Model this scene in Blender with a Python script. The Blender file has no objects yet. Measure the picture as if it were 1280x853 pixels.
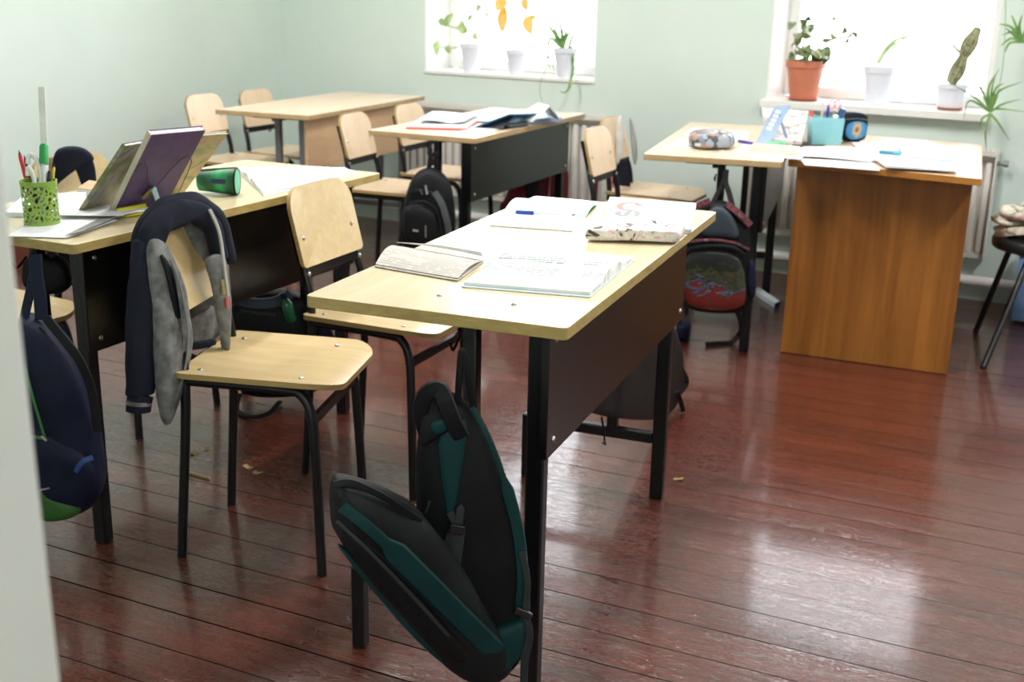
import bpy, math, random
from math import sin, cos, pi, radians, sqrt, atan2, hypot
from mathutils import Vector, Matrix, noise
random.seed(11)
COL = bpy.context.scene.collection
V = Vector

# ------------------------------------------------------------------ camera
FPX, PITCH, ROLL, CAMH = 1461.1, .291905, .022152, 1.31056
TH = math.atan(.55954)
def _rz(v): return V((v[0]*cos(TH)-v[1]*sin(TH), v[0]*sin(TH)+v[1]*cos(TH), v[2]))
_r, _u, _f = V((1, 0, 0)), V((0, sin(PITCH), cos(PITCH))), V((0, cos(PITCH), -sin(PITCH)))
RIGHT, UP, FWD = _rz(cos(ROLL)*_r+sin(ROLL)*_u), _rz(-sin(ROLL)*_r+cos(ROLL)*_u), _rz(_f)
CAM = V((0, 0, CAMH)); LAMP = 44; SKY = 6.6
def ray(px, py): return (px-640)/FPX*RIGHT-(py-426.5)/FPX*UP+FWD
def onz(px, py, z=0.0):
    d = ray(px, py); return CAM+d*((z-CAMH)/d.z)
def ony(px, py, y):
    d = ray(px, py); return CAM+d*(y/d.y)
def onx(px, py, x):
    d = ray(px, py); return CAM+d*(x/d.x)
def onp(px, py, p, n):
    d = ray(px, py); n = V(n); return CAM+d*((V(p)-CAM).dot(n)/d.dot(n))

cd = bpy.data.cameras.new('camera'); co = bpy.data.objects.new('camera', cd); COL.objects.link(co)
M = Matrix((RIGHT, UP, -FWD)).transposed().to_4x4(); M.translation = CAM
co.matrix_world = M
cd.sensor_width = 36; cd.lens = FPX/1280*36; cd.clip_start = .02
cd.dof.use_dof = True; cd.dof.focus_distance = 2.15; cd.dof.aperture_fstop = 5.6
bpy.context.scene.camera = co

# ------------------------------------------------------------------ materials
def S(r, g, b):
    f = lambda c: (c/255/12.92) if c/255 <= .04045 else ((c/255+.055)/1.055)**2.4
    return (f(r), f(g), f(b), 1)
class NT:
    def __init__(s, name):
        s.m = bpy.data.materials.new(name); s.m.use_nodes = True
        s.t = s.m.node_tree; s.t.nodes.clear()
        s.out = s.n('ShaderNodeOutputMaterial'); s.b = s.n('ShaderNodeBsdfPrincipled')
        s.t.links.new(s.b.outputs[0], s.out.inputs[0])
        s.tc = s.n('ShaderNodeTexCoord')
    def n(s, k, **kw):
        x = s.t.nodes.new(k)
        for a, b in kw.items(): setattr(x, a, b)
        return x
    def l(s, a, b): s.t.links.new(a, b)
    def map(s, sc=(1, 1, 1), rot=(0, 0, 0), loc=(0, 0, 0), src='Object'):
        m = s.n('ShaderNodeMapping'); m.inputs['Scale'].default_value = sc; m.inputs['Rotation'].default_value = rot
        m.inputs['Location'].default_value = loc; s.l(s.tc.outputs[src], m.inputs[0]); return m.outputs[0]
    def noise(s, vec, scale=5, detail=3, rough=.5, dist=0):
        x = s.n('ShaderNodeTexNoise'); x.inputs['Scale'].default_value = scale; x.inputs['Detail'].default_value = detail
        x.inputs['Roughness'].default_value = rough; x.inputs['Distortion'].default_value = dist
        s.l(vec, x.inputs['Vector']); return x.outputs[0]
    def ramp(s, fac, stops, interp='LINEAR'):
        r = s.n('ShaderNodeValToRGB'); r.color_ramp.interpolation = interp
        e = r.color_ramp.elements
        while len(e) < len(stops): e.new(.5)
        for el, (p, c) in zip(e, stops): el.position = p; el.color = c if len(c) == 4 else (*c, 1)
        s.l(fac, r.inputs[0]); return r.outputs[0]
    def math(s, op, a, b=None):
        x = s.n('ShaderNodeMath', operation=op)
        for i, q in enumerate((a, b)):
            if q is None: continue
            if isinstance(q, (int, float)): x.inputs[i].default_value = q
            else: s.l(q, x.inputs[i])
        return x.outputs[0]
    def mix(s, fac, a, b, mode='MIX'):
        x = s.n('ShaderNodeMix', data_type='RGBA', blend_type=mode)
        for i, q in ((0, fac), (6, a), (7, b)):
            if isinstance(q, (int, float)): x.inputs[i].default_value = q
            elif isinstance(q, tuple): x.inputs[i].default_value = q
            else: s.l(q, x.inputs[i])
        return x.outputs[2]
    def bump(s, h, strength=.2, dist=.002):
        x = s.n('ShaderNodeBump'); x.inputs['Strength'].default_value = strength; x.inputs['Distance'].default_value = dist
        s.l(h, x.inputs['Height']); s.l(x.outputs[0], s.b.inputs['Normal'])
    def set(s, **kw):
        for k, q in kw.items():
            i = s.b.inputs[k.replace('_', ' ')]
            if isinstance(q, (int, float, tuple)): i.default_value = q
            else: s.l(q, i)
        return s
MATS = {}
def plain(name, c, rough=.6, metal=0, var=.12, vs=14, bump=0, bs=200, spec=.5, sheen=0):
    if name in MATS: return MATS[name]
    k = NT(name); n = k.noise(k.map(), vs, 3)
    d = tuple(x*(1-var) for x in c[:3])+(1,); e = tuple(min(1, x*(1+var)) for x in c[:3])+(1,)
    k.set(Base_Color=k.ramp(n, [(.3, d), (.7, e)]), Roughness=rough, Metallic=metal, Specular_IOR_Level=spec)
    if sheen: k.set(Sheen_Weight=sheen)
    if bump: k.bump(k.noise(k.map(), bs, 3), bump, .002)
    MATS[name] = k.m; return k.m
def wood(name, c1, c2, sc=(30, 3, 30), rough=.35, bump=.03, coat=0, spec=.5):
    if name in MATS: return MATS[name]
    k = NT(name); n = k.noise(k.map(sc), 1.0, 6, .6, .6); w = k.noise(k.map(tuple(x*.3 for x in sc)), 1.0, 3, .5, .3)
    f = k.math('ADD', k.math('MULTIPLY', n, .65), k.math('MULTIPLY', w, .35))
    k.set(Base_Color=k.ramp(f, [(.34, c1), (.66, c2)]), Roughness=rough, Coat_Weight=coat, Coat_Roughness=.15, Specular_IOR_Level=spec)
    k.bump(n, bump, .002); MATS[name] = k.m; return k.m
def fabric(name, c, rough=.85, bump=.35, bs=900, var=.25, vs=9):
    return plain(name, c, rough, 0, var, vs, bump, bs, .25)
def spots(name, stops, scale=30, kind='noise', rough=.7, detail=2, dist=.8):
    k = NT(name)
    if kind == 'noise': f = k.noise(k.map(), scale, detail, .5, dist)
    else:
        x = k.n('ShaderNodeTexVoronoi'); x.inputs['Scale'].default_value = scale; k.l(k.map(), x.inputs['Vector'])
        sp = k.n('ShaderNodeSeparateColor'); k.l(x.outputs['Color'], sp.inputs[0]); f = sp.outputs[0]
    k.set(Base_Color=k.ramp(f, stops, 'LINEAR' if kind == 'noise' else 'CONSTANT'), Roughness=rough)
    k.bump(k.noise(k.map(), 120, 3), .2, .002); MATS[name] = k.m; return k.m
def printed(name, paper, ink, pitch=.0075, letter=150, dens=.47, axis='y', tint=None, fill=.45):
    """paper printed with rows of small writing"""
    k = NT(name); sp = k.n('ShaderNodeSeparateXYZ'); k.l(k.tc.outputs['Object'], sp.inputs[0])
    a, b = (sp.outputs[0], sp.outputs[1]) if axis == 'y' else (sp.outputs[1], sp.outputs[0])
    row = k.math('DIVIDE', b, pitch); fr = k.math('FRACT', row); fl = k.math('FLOOR', row)
    on = k.math('LESS_THAN', fr, fill)
    cx = k.n('ShaderNodeCombineXYZ'); k.l(k.math('MULTIPLY', a, letter), cx.inputs[0]); k.l(k.math('MULTIPLY', fl, 7.31), cx.inputs[1])
    w = k.math('GREATER_THAN', k.noise(cx.outputs[0], 1, 1), dens)
    blk = k.math('GREATER_THAN', k.noise(k.map((12, 12, 12)), 1.3, 0), .40)
    m = k.math('MULTIPLY', k.math('MULTIPLY', on, w), blk)
    base = paper
    if tint: base = k.mix(k.ramp(k.noise(k.map((9, 9, 9)), 1.7, 0), [(.60, (0, 0, 0)), (.62, (1, 1, 1))]), paper, tint)
    k.set(Base_Color=k.mix(m, base, ink), Roughness=.6, Specular_IOR_Level=.15)
    MATS[name] = k.m; return k.m

WALL = (.40, .52, .455, 1)
def wall_mat():
    k = NT('mint wall paint')
    n = k.noise(k.map((1, 1, 1)), 1.4, 4, .6); m = k.noise(k.map((1, 1, 1)), 60, 3)
    k.set(Base_Color=k.ramp(n, [(.3, S(205, 219, 212)), (.7, S(214, 226, 220))]), Roughness=.62, Specular_IOR_Level=.35)
    k.bump(k.math('ADD', m, k.math('MULTIPLY', n, 3)), .12, .004); return k.m
M_WALL = wall_mat()
M_CEIL = plain('white ceiling paint', S(235, 235, 230), .8, var=.02)
M_WHITE = plain('white gloss paint', S(232, 232, 230), .35, var=.02)
M_JAMB = plain('white jamb paint', S(206, 206, 203), .5, var=.03, vs=5, bump=.08, bs=25)
def floor_mat():
    k = NT('red painted boards')
    BW = .117
    mv = k.map((1, 1, 1), rot=(0, 0, radians(-4.6)))
    sp = k.n('ShaderNodeSeparateXYZ'); k.l(mv, sp.inputs[0])
    wob = k.math('MULTIPLY', k.noise(k.map((1.2, 1.2, 1)), 1, 2), .012)
    row = k.math('DIVIDE', k.math('ADD', sp.outputs[1], wob), BW); fl = k.math('FLOOR', row); fr = k.math('FRACT', row)
    ed = k.math('ABSOLUTE', k.math('SUBTRACT', fr, .5))            # .5 at the joint
    gapw = k.n('ShaderNodeTexWhiteNoise', noise_dimensions='1D'); k.l(fl, gapw.inputs['W'])
    thr = k.math('SUBTRACT', .4955, k.math('MULTIPLY', k.math('POWER', gapw.outputs[0], 4.0), .03))
    gap = k.math('GREATER_THAN', ed, thr)
    cv = k.n('ShaderNodeCombineXYZ'); k.l(k.math('MULTIPLY', sp.outputs[0], 1.0), cv.inputs[0]); k.l(sp.outputs[1], cv.inputs[1]); k.l(k.math('MULTIPLY', fl, 3.7), cv.inputs[2])
    def st(sx, sy):
        m = k.n('ShaderNodeMapping'); m.inputs['Scale'].default_value = (sx, sy, 1); k.l(cv.outputs[0], m.inputs[0]); return m.outputs[0]
    grain = k.noise(st(3, 40), 1, 5, .6, .8)
    patch = k.noise(st(1.2, 3.5), 1, 4, .6, .6)
    base = k.ramp(k.math('ADD', k.math('MULTIPLY', grain, .5), k.math('MULTIPLY', patch, .5)),
                  [(.32, S(60, 26, 18)), (.52, S(90, 41, 29)), (.72, S(108, 53, 39))])
    wear = k.ramp(k.noise(st(7, 30), 1, 5, .7, 1.2), [(.66, (0, 0, 0)), (.74, (1, 1, 1))])
    base = k.mix(k.math('MULTIPLY', wear, .4), base, S(128, 84, 70))
    dark = k.ramp(k.noise(st(9, 22), 1.1, 4, .7, 1.5), [(.70, (0, 0, 0)), (.76, (1, 1, 1))])
    base = k.mix(k.math('MULTIPLY', dark, .55), base, S(58, 30, 24))
    base = k.mix(gap, base, S(20, 10, 8))
    base = k.mix(k.ramp(ed, [(.478, (0, 0, 0)), (.497, (.75, .75, .75))]), base, S(30, 16, 12))
    craz = k.noise(st(26, 46), 1, 4, .6, 2.2)
    ridg = k.math('ADD', k.math('MULTIPLY', k.noise(st(14, 55), 1, 5, .65, 1.4), .6), k.math('MULTIPLY', k.ramp(craz, [(.44, (0, 0, 0)), (.5, (1, 1, 1)), (.56, (0, 0, 0))]), .22)); cup = k.math('MULTIPLY', ed, ed)
    h = k.math('ADD', k.math('ADD', k.math('MULTIPLY', ridg, .9), k.math('MULTIPLY', k.noise(st(1.5, 7), 1, 2), 1.1)), k.math('MULTIPLY', cup, -1.6))
    h = k.math('SUBTRACT', h, k.math('MULTIPLY', gap, 1.2))
    rg = k.ramp(k.noise(st(5, 18), 1, 4, .6), [(.3, (.11, .11, .11)), (.7, (.25, .25, .25))])
    keep = k.math('SUBTRACT', 1.0, gap)
    k.set(Base_Color=base, Roughness=k.math('MAXIMUM', rg, gap), Specular_IOR_Level=k.math('MULTIPLY', keep, .6), Coat_Weight=k.math('MULTIPLY', keep, .4), Coat_Roughness=.1)
    k.bump(h, .5, .0038); return k.m
M_FLOOR = floor_mat()
M_TOP = wood('pale birch laminate', S(212, 196, 158), S(226, 212, 178), (26, 2.2, 26), .2, .012, .3)
M_TOPF = wood('pale beech laminate', S(220, 196, 168), S(232, 212, 186), (26, 2.2, 26), .3, .015)
M_EDGE = wood('worn olive edge band', S(150, 126, 70), S(182, 158, 98), (20, 20, 60), .5, .1)
M_EDGEF = wood('tan edge band', S(166, 138, 98), S(190, 162, 120), (20, 20, 60), .5, .1)
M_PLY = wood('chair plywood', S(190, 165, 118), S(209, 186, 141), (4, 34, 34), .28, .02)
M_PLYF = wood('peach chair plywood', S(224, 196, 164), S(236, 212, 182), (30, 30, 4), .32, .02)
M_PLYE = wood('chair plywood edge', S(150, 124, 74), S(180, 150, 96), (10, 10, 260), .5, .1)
M_BLK = plain('black painted steel', S(11, 12, 15), .38, 0, .3, 8, spec=.4)
M_GREY = plain('grey painted steel', S(112, 114, 116), .4, .2, .1, 8)
M_PANEL = wood('black panel', S(9, 8, 8), S(16, 14, 13), (2, 14, 14), .28, .02, 0, .35)
M_PANELF = wood('orange beech panel', S(212, 172, 132), S(226, 190, 152), (30, 3, 30), .35, .02)
M_STEEL = plain('bright rivet steel', S(190, 190, 188), .28, 1, .05)
M_VENEER = wood('teacher desk veneer', S(116, 68, 24), S(160, 102, 42), (26, 26, 1.6), .36, .02)
M_VTOP = wood('teacher desk top', S(216, 186, 156), S(232, 206, 178), (3, 30, 30), .3, .01)
M_VEDGE = wood('teacher desk edge', S(150, 96, 34), S(190, 130, 60), (10, 40, 40), .4, .02)
M_PAPER = plain('white paper', S(226, 227, 230), .6, var=.02, spec=.2)
M_PAPERB = plain('bluish paper', S(214, 228, 236), .6, var=.03)
M_GREYP = printed('grey printed sheet', S(150, 150, 150), S(104, 104, 106), .006, 120, .4)
M_TEXT = printed('textbook page', S(224, 226, 229), S(166, 170, 178), .0065, 150, .46, 'y', S(210, 220, 214))
M_TEXTN = printed('notebook page', S(200, 196, 189), S(168, 164, 158), .008, 60, .40, 'y')  # paper greyed to carry the shade on the bent page
M_TEXTF = printed('small print page', S(226, 228, 232), S(178, 184, 198), .008, 130, .45, 'y', S(216, 226, 238))
M_NAVY = fabric('navy knit', S(24, 27, 42))
M_GMAR = fabric('grey marl fleece', S(112, 113, 112), var=.4, vs=40)
M_BLKF = fabric('black nylon', S(11, 13, 16), .6, .15, 500)
M_DGRY = fabric('dark grey nylon', S(19, 22, 25), .6, .2, 500)
M_TEAL = fabric('dark teal nylon', S(7, 50, 53), .55, .15, 500)
M_WEB = fabric('grey webbing', S(44, 48, 50), .7, .5, 1200)
M_BLUE = fabric('dark blue nylon', S(12, 19, 44), .6, .2, 400)
M_GRNT = plain('green trim', S(44, 110, 50), .5)
M_RED = fabric('wine red cloth', S(96, 22, 34))
M_BLKP = plain('black plastic', S(16, 17, 19), .35)
M_PLEAF = lambda n, a, b: spots(n, [(.3, a), (.7, b)], 22)

# ------------------------------------------------------------------ mesh builder
class MB:
    def __init__(s): s.v = []; s.f = []; s.m = []; s.flat = set()
    def add(s, vs, fs, mi=0):
        b = len(s.v); s.v += [V(x) for x in vs]
        for f in fs: s.f.append(tuple(b+i for i in f)); s.m.append(mi)
        return s
    def box(s, c, d, mi=0, R=None):
        c = V(c); h = [x/2 for x in d]; vs = []
        for z in (-1, 1):
            for x, y in ((-1, -1), (1, -1), (1, 1), (-1, 1)):
                p = V((x*h[0], y*h[1], z*h[2])); vs.append(c+(R @ p if R else p))
        return s.add(vs, [(3, 2, 1, 0), (4, 5, 6, 7), (0, 1, 5, 4), (1, 2, 6, 5), (2, 3, 7, 6), (3, 0, 4, 7)], mi)
    def bar(s, a, b, w, t, up=(0, 0, 1), mi=0):
        a, b = V(a), V(b); d = b-a; L = d.length; x = d.normalized(); up = V(up)
        y = up.cross(x)
        if y.length < 1e-4: y = V((0, 1, 0)).cross(x)
        y.normalize(); z = x.cross(y)
        return s.box((a+b)/2, (L, w, t), mi, Matrix((x, y, z)).transposed())
    def tube(s, pts, r, n=10, mi=0, caps=True):
        return s.sweep(pts, r, None, n, mi, None, caps)
    def sweep(s, pts, a, b=None, n=12, mi=0, up=None, caps=True, p=2.0):
        """swept ellipse; a = half width across, b = half thickness along up"""
        pts = [V(q) for q in pts]; N = len(pts)
        A = a if isinstance(a, (list, tuple)) else [a]*N
        B = A if b is None else (b if isinstance(b, (list, tuple)) else [b]*N)
        rings = []; prev = None
        for i in range(N):
            t = (pts[min(i+1, N-1)]-pts[max(i-1, 0)]).normalized()
            if up is not None:
                nn = V(up[i] if isinstance(up[0], (tuple, list, Vector)) else up); nn = nn-t*nn.dot(t)
            elif prev is not None: nn = prev-t*prev.dot(t)
            else:
                g = V((0, 0, 1)) if abs(t.z) < .9 else V((1, 0, 0)); nn = g-t*g.dot(t)
            if nn.length < 1e-5: nn = t.orthogonal()
            nn.normalize(); prev = nn; sd = t.cross(nn)
            rg = []
            for k in range(n):
                c, q = cos(2*pi*k/n), sin(2*pi*k/n)
                if p != 2: c = math.copysign(abs(c)**(2/p), c); q = math.copysign(abs(q)**(2/p), q)
                rg.append(pts[i]+sd*(A[i]*c)+nn*(B[i]*q))
            rings.append(rg)
        vs = [x for r in rings for x in r]; fs = []
        for i in range(N-1):
            for k in range(n): fs.append((i*n+k, i*n+(k+1) % n, (i+1)*n+(k+1) % n, (i+1)*n+k))
        if caps: fs += [tuple(range(n-1, -1, -1)), tuple((N-1)*n+k for k in range(n))]
        return s.add(vs, fs, mi)
    def lathe(s, prof, n=24, c=(0, 0, 0), mi=0, R=None):
        c = V(c); vs = []; fs = []; K = len(prof)
        for r, z in prof:
            for k in range(n):
                q = V((r*cos(2*pi*k/n), r*sin(2*pi*k/n), z)); vs.append(c+(R @ q if R else q))
        for i in range(K-1):
            for k in range(n): fs.append((i*n+k, i*n+(k+1) % n, (i+1)*n+(k+1) % n, (i+1)*n+k))
        if prof[0][0] > 1e-5: fs.append(tuple(range(n-1, -1, -1)))
        if prof[-1][0] > 1e-5: fs.append(tuple((K-1)*n+k for k in range(n)))
        return s.add(vs, fs, mi)
    def slab(s, out, z0, z1, mt=0, ms=0, M4=None):
        """prism from a 2-D outline (counter-clockwise)"""
        n = len(out); vs = [V((x, y, z0)) for x, y in out]+[V((x, y, z1)) for x, y in out]
        if M4: vs = [M4 @ q for q in vs]
        s.add(vs, [tuple(range(n-1, -1, -1)), tuple(range(n, 2*n))], mt)
        b = len(s.v)-2*n
        for k in range(n): s.f.append((b+k, b+(k+1) % n, b+n+(k+1) % n, b+n+k)); s.m.append(ms)
        return s
    def pillow(s, out, nrm, front, back=0, p=3.0, wr=0, wf=14, mi=0, T=(1, .985, .95, .88, .76, .58, .36, .15)):
        out = smooth_loop([V(q) for q in out]); nrm = V(nrm).normalized(); c = sum(out, V())/len(out); n = len(out)
        rings = []; vs = []
        def ring(t, h, sg):
            r = []
            for q in out:
                x = c+(q-c)*t; w = noise.noise(x*wf)*wr*(h/max(front, 1e-6)) if wr else 0
                r.append(x+nrm*(sg*h+w))
            return r
        allr = []
        if back:
            for t in reversed(T[1:]): allr.append(ring(t, back*(1-t**p)**(1/p), -1))
        allr.append(ring(1, 0, 1))
        for t in T[1:]: allr.append(ring(t, front*(1-t**p)**(1/p), 1))
        for r in allr: vs += r
        fs = []
        for i in range(len(allr)-1):
            for k in range(n): fs.append((i*n+k, i*n+(k+1) % n, (i+1)*n+(k+1) % n, (i+1)*n+k))
        vs.append(c+nrm*front); e = len(vs)-1; L = (len(allr)-1)*n
        for k in range(n): fs.append((L+k, L+(k+1) % n, e))
        if back:
            vs.append(c-nrm*back); e = len(vs)-1
            for k in range(n): fs.append((k, e, (k+1) % n))
        else: fs.append(tuple(range(n-1, -1, -1)))
        return s.add(vs, fs, mi)
    def sheet(s, fn, nx, ny, th, mi=0, me=None):
        """surface fn(u,v) given a real thickness"""
        P = [[V(fn(i/nx, j/ny)) for i in range(nx+1)] for j in range(ny+1)]
        W = nx+1; top = []; bot = []
        for j in range(ny+1):
            for i in range(nx+1):
                du = P[j][min(i+1, nx)]-P[j][max(i-1, 0)]; dv = P[min(j+1, ny)][i]-P[max(j-1, 0)][i]
                q = du.cross(dv); q = q.normalized() if q.length > 1e-12 else V((0, 0, 1))
                top.append(P[j][i]+q*th/2); bot.append(P[j][i]-q*th/2)
        n = len(top); fs = []
        for j in range(ny):
            for i in range(nx):
                a = j*W+i; fs.append((a, a+1, a+W+1, a+W)); fs.append((n+a+W, n+a+W+1, n+a+1, n+a))
        s.add(top+bot, fs, mi)
        b = len(s.v)-2*n; edge = [(i, i+1) for i in range(nx)]+[(j*W+nx, (j+1)*W+nx) for j in range(ny)]
        edge += [(ny*W+i+1, ny*W+i) for i in range(nx)]+[((j+1)*W, j*W) for j in range(ny)]
        for a, c in edge: s.f.append((b+c, b+a, b+n+a, b+n+c)); s.m.append(mi if me is None else me)
        return s
    def jit(s, amp, fr=12, seed=0):
        for i, q in enumerate(s.v):
            n = noise.noise_vector(q*fr+V((seed, 0, 0)))+noise.noise_vector(q*fr*2.3)*.4; s.v[i] = q+n*amp
        return s
    def build(s, name, mats, parent=None, world=False, ang=40, bevel=0, sub=0):
        vs = s.v
        if world and parent is not None:
            Mi = parent.matrix_basis.inverted(); vs = [Mi @ q for q in vs]
        me = bpy.data.meshes.new(name); me.from_pydata([tuple(q) for q in vs], [], s.f)
        if not isinstance(mats, (list, tuple)): mats = [mats]
        for m in mats: me.materials.append(m)
        me.polygons.foreach_set('material_index', s.m); me.polygons.foreach_set('use_smooth', [True]*len(s.f))
        me.update(); me.validate()
        if not sub: me.set_sharp_from_angle(angle=radians(ang))
        o = bpy.data.objects.new(name, me); COL.objects.link(o)
        if parent is not None: o.parent = parent
        if bevel:
            b = o.modifiers.new('bevel', 'BEVEL'); b.width = bevel; b.segments = 2; b.limit_method = 'ANGLE'; b.angle_limit = radians(50)
        if sub:
            b = o.modifiers.new('sub', 'SUBSURF'); b.levels = sub; b.render_levels = sub
        return o
def smooth_loop(p, it=2):
    for _ in range(it):
        q = []
        for i in range(len(p)):
            a, b = p[i], p[(i+1) % len(p)]; q += [a*.75+b*.25, a*.25+b*.75]
        p = q
    return p
def curve(pts, n=24):
    """Catmull-Rom through points"""
    P = [V(q) for q in pts]; P = [P[0]*2-P[1]]+P+[P[-1]*2-P[-2]]; out = []; segs = len(P)-3
    for k in range(n+1):
        t = k/n*segs; i = min(int(t), segs-1); t -= i; a, b, c, d = P[i:i+4]
        out.append(.5*((2*b)+(c-a)*t+(2*a-5*b+4*c-d)*t*t+(3*b-a-3*c+d)*t**3))
    return out
def tag(o, label, cat, group=None, kind=None):
    o['label'] = label; o['category'] = cat
    if group: o['group'] = group
    if kind: o['kind'] = kind
    return o
def thing(name, label, cat, loc=(0, 0, 0), rz=0, group=None):
    o = bpy.data.objects.new(name, None); COL.objects.link(o); o.empty_display_size = .05
    o.location = loc; o.rotation_euler = (0, 0, rz); o.matrix_basis = Matrix.Translation(V(loc)) @ Matrix.Rotation(rz, 4, 'Z')
    return tag(o, label, cat, group)
def solo(mb, name, label, cat, mats, loc, group=None, **kw):
    """a thing that is one mesh, drawn in world space, origin put at its base"""
    loc = V(loc); mb.v = [q-loc for q in mb.v]; o = mb.build(name, mats, **kw); o.location = loc
    return tag(o, label, cat, group)
def struct(mb, name, mats, label=None, **kw):
    o = mb.build(name, mats, **kw); o['kind'] = 'structure'
    if label: o['label'] = label
    return o
def copy_tree(o, parent=None):
    c = o.copy(); COL.objects.link(c); c.parent = parent
    for ch in list(o.children): copy_tree(ch, c)
    return c
def rrect(x0, y0, x1, y1, r, n=5, rs=None):
    """rounded rectangle outline, ccw; rs = radius for each corner (x0y0,x1y0,x1y1,x0y1)"""
    rs = rs or [r]*4; o = []
    for (cx, cy, sx, sy, a0), q in zip(((x0, y0, 1, 1, pi), (x1, y0, -1, 1, 1.5*pi), (x1, y1, -1, -1, 0), (x0, y1, 1, -1, .5*pi)), rs):
        if q <= 0: o.append((cx, cy)); continue
        for k in range(n+1):
            a = a0+k/n*pi/2; o.append((cx+sx*q+q*cos(a), cy+sy*q+q*sin(a)))
    return o
# ------------------------------------------------------------------ room
XL, XR, YN, YB, ZC = -4.712, 2.35, .45, 5.549, 2.85
WT = .34
WIN = [(-3.700, -2.650, .876), (-1.745, -.742, .838), (.28, 1.28, .838)]; WZ1 = 2.16
struct(MB().box(((XL+XR)/2, (YB-1.5)/2, -.05), (XR-XL+1, YB+3.2, .1)), 'floor', M_FLOOR, 'floor of old red brown painted boards, worn and glossy')
struct(MB().box(((XL+XR)/2, (YB-1.5)/2, ZC+.05), (XR-XL+1, YB+3.2, .1)), 'ceiling', M_CEIL)
mb = MB(); xs = [XL-.2]+[q for w in WIN for q in w[:2]]+[XR+.2]
for i in range(0, len(xs), 2): mb.box(((xs[i]+xs[i+1])/2, YB+WT/2, ZC/2), (xs[i+1]-xs[i], WT, ZC))
for a, b, z in WIN:
    mb.box(((a+b)/2, YB+WT/2, (z-.02)/2), (b-a, WT, z-.02)); mb.box(((a+b)/2, YB+WT/2, (ZC+WZ1)/2), (b-a, WT, ZC-WZ1))
struct(mb, 'wall_back', M_WALL, 'mint green window wall')
struct(MB().box((XL-.1, (YB-1.5)/2, ZC/2), (.2, YB+3.2, ZC)), 'wall_left', M_WALL, 'mint green wall left of the corner')
struct(MB().box((XR+.1, (YB-1.5)/2, ZC/2), (.2, YB+3.2, ZC)), 'wall_right', M_WALL)
mb = MB(); mb.box(((XL-.66)/2, .35, ZC/2), (-.66-XL, .2, ZC)); mb.box(((XR+.42)/2, .35, ZC/2), (XR-.42, .2, ZC)); mb.box((-.12, .35, (ZC+2.1)/2), (1.08, .2, ZC-2.1))
struct(mb, 'wall_near', M_WALL)
struct(MB().box(((XL+XR)/2, -1.6, ZC/2), (XR-XL+.4, .2, ZC)), 'wall_corridor', M_WALL)
# white door jamb the picture is taken past, leaning a touch
mb = MB(); mb.bar((-.618, .3475, -.01), (-.6385, .3475, 2.1), .205, .072, (1, 0, 0))
struct(mb, 'trim_1', M_JAMB, 'white painted door jamb at the left edge', bevel=.004)
for i, (a, b, z) in enumerate(WIN):
    r = bpy.data.objects.new('window_%d' % (i+1), None); COL.objects.link(r); r.location = ((a+b)/2, YB, z)
    r['kind'] = 'structure'; r['label'] = ['bright window with three pale potted plants on its sill', 'bright window with the terracotta pot on its sill', 'bright window nearest the blackboard wall'][i]
    r.matrix_basis = Matrix.Translation(r.location)
    w = b-a; H = WZ1-z
    MB().box(((0, .155, -.010) if i == 0 else (0, .13, -.018)), ((w, .33, .020) if i == 0 else (w+.02, .38, .036))).build('sill', M_WHITE, r, bevel=.004)
    mb = MB()
    for s in (-1, 1): mb.box((s*(w/2-.006), .171, H/2), (.012, .338, H))
    mb.box((0, .171, H-.006), (w-.024, .338, .012)); mb.build('reveal', M_WHITE, r)
    mb = MB()
    for s in (-1, 1): mb.box((s*(w/2-.037), .27, H/2), (.05, .06, H-.012))
    for zz in (.026, H-.037): mb.box((0, .27, zz), (w-.124, .06, .05))
    mb.build('frame', M_WHITE, r, bevel=.004)
    k = NT('window glass %d' % i); k.t.nodes.remove(k.b)
    tr = k.n('ShaderNodeBsdfTransparent'); gl = k.n('ShaderNodeBsdfGlossy'); gl.inputs['Roughness'].default_value = .02
    fr = k.n('ShaderNodeFresnel'); fr.inputs[0].default_value = 1.3; mx = k.n('ShaderNodeMixShader')
    k.l(fr.outputs[0], mx.inputs[0]); k.l(tr.outputs[0], mx.inputs[1]); k.l(gl.outputs[0], mx.inputs[2]); k.l(mx.outputs[0], k.out.inputs[0])
    MB().box((0, .275, H/2), (w-.124, .006, H-.115)).build('pane', k.m, r)
    ld = bpy.data.lights.new('daylight portal', 'AREA'); ld.shape = 'RECTANGLE'; ld.size = w-.1; ld.size_y = H-.1; ld.cycles.is_portal = True
    lo = bpy.data.objects.new('daylight portal', ld); COL.objects.link(lo); lo.location = ((a+b)/2, YB+.32, z+H/2); lo.rotation_euler = (radians(-90), 0, 0)
struct(MB().box((XL+.008, 3.0, .055), (.016, 5.08, .11)), 'baseboard_left', plain('brown baseboard paint', S(96, 52, 40), .4), bevel=.003)
mb = MB().tube([(XL+.02, 5.497, .098), (-2, 5.497, .098), (XR-.02, 5.497, .098)], .024, 12)
solo(mb, 'heating_pipe', 'pale heating pipe running low along the window wall', 'pipe', M_WHITE, (-1.2, 5.497, .074))
M_RAD = plain('radiator enamel', S(222, 218, 212), .35, var=.02)
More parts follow.
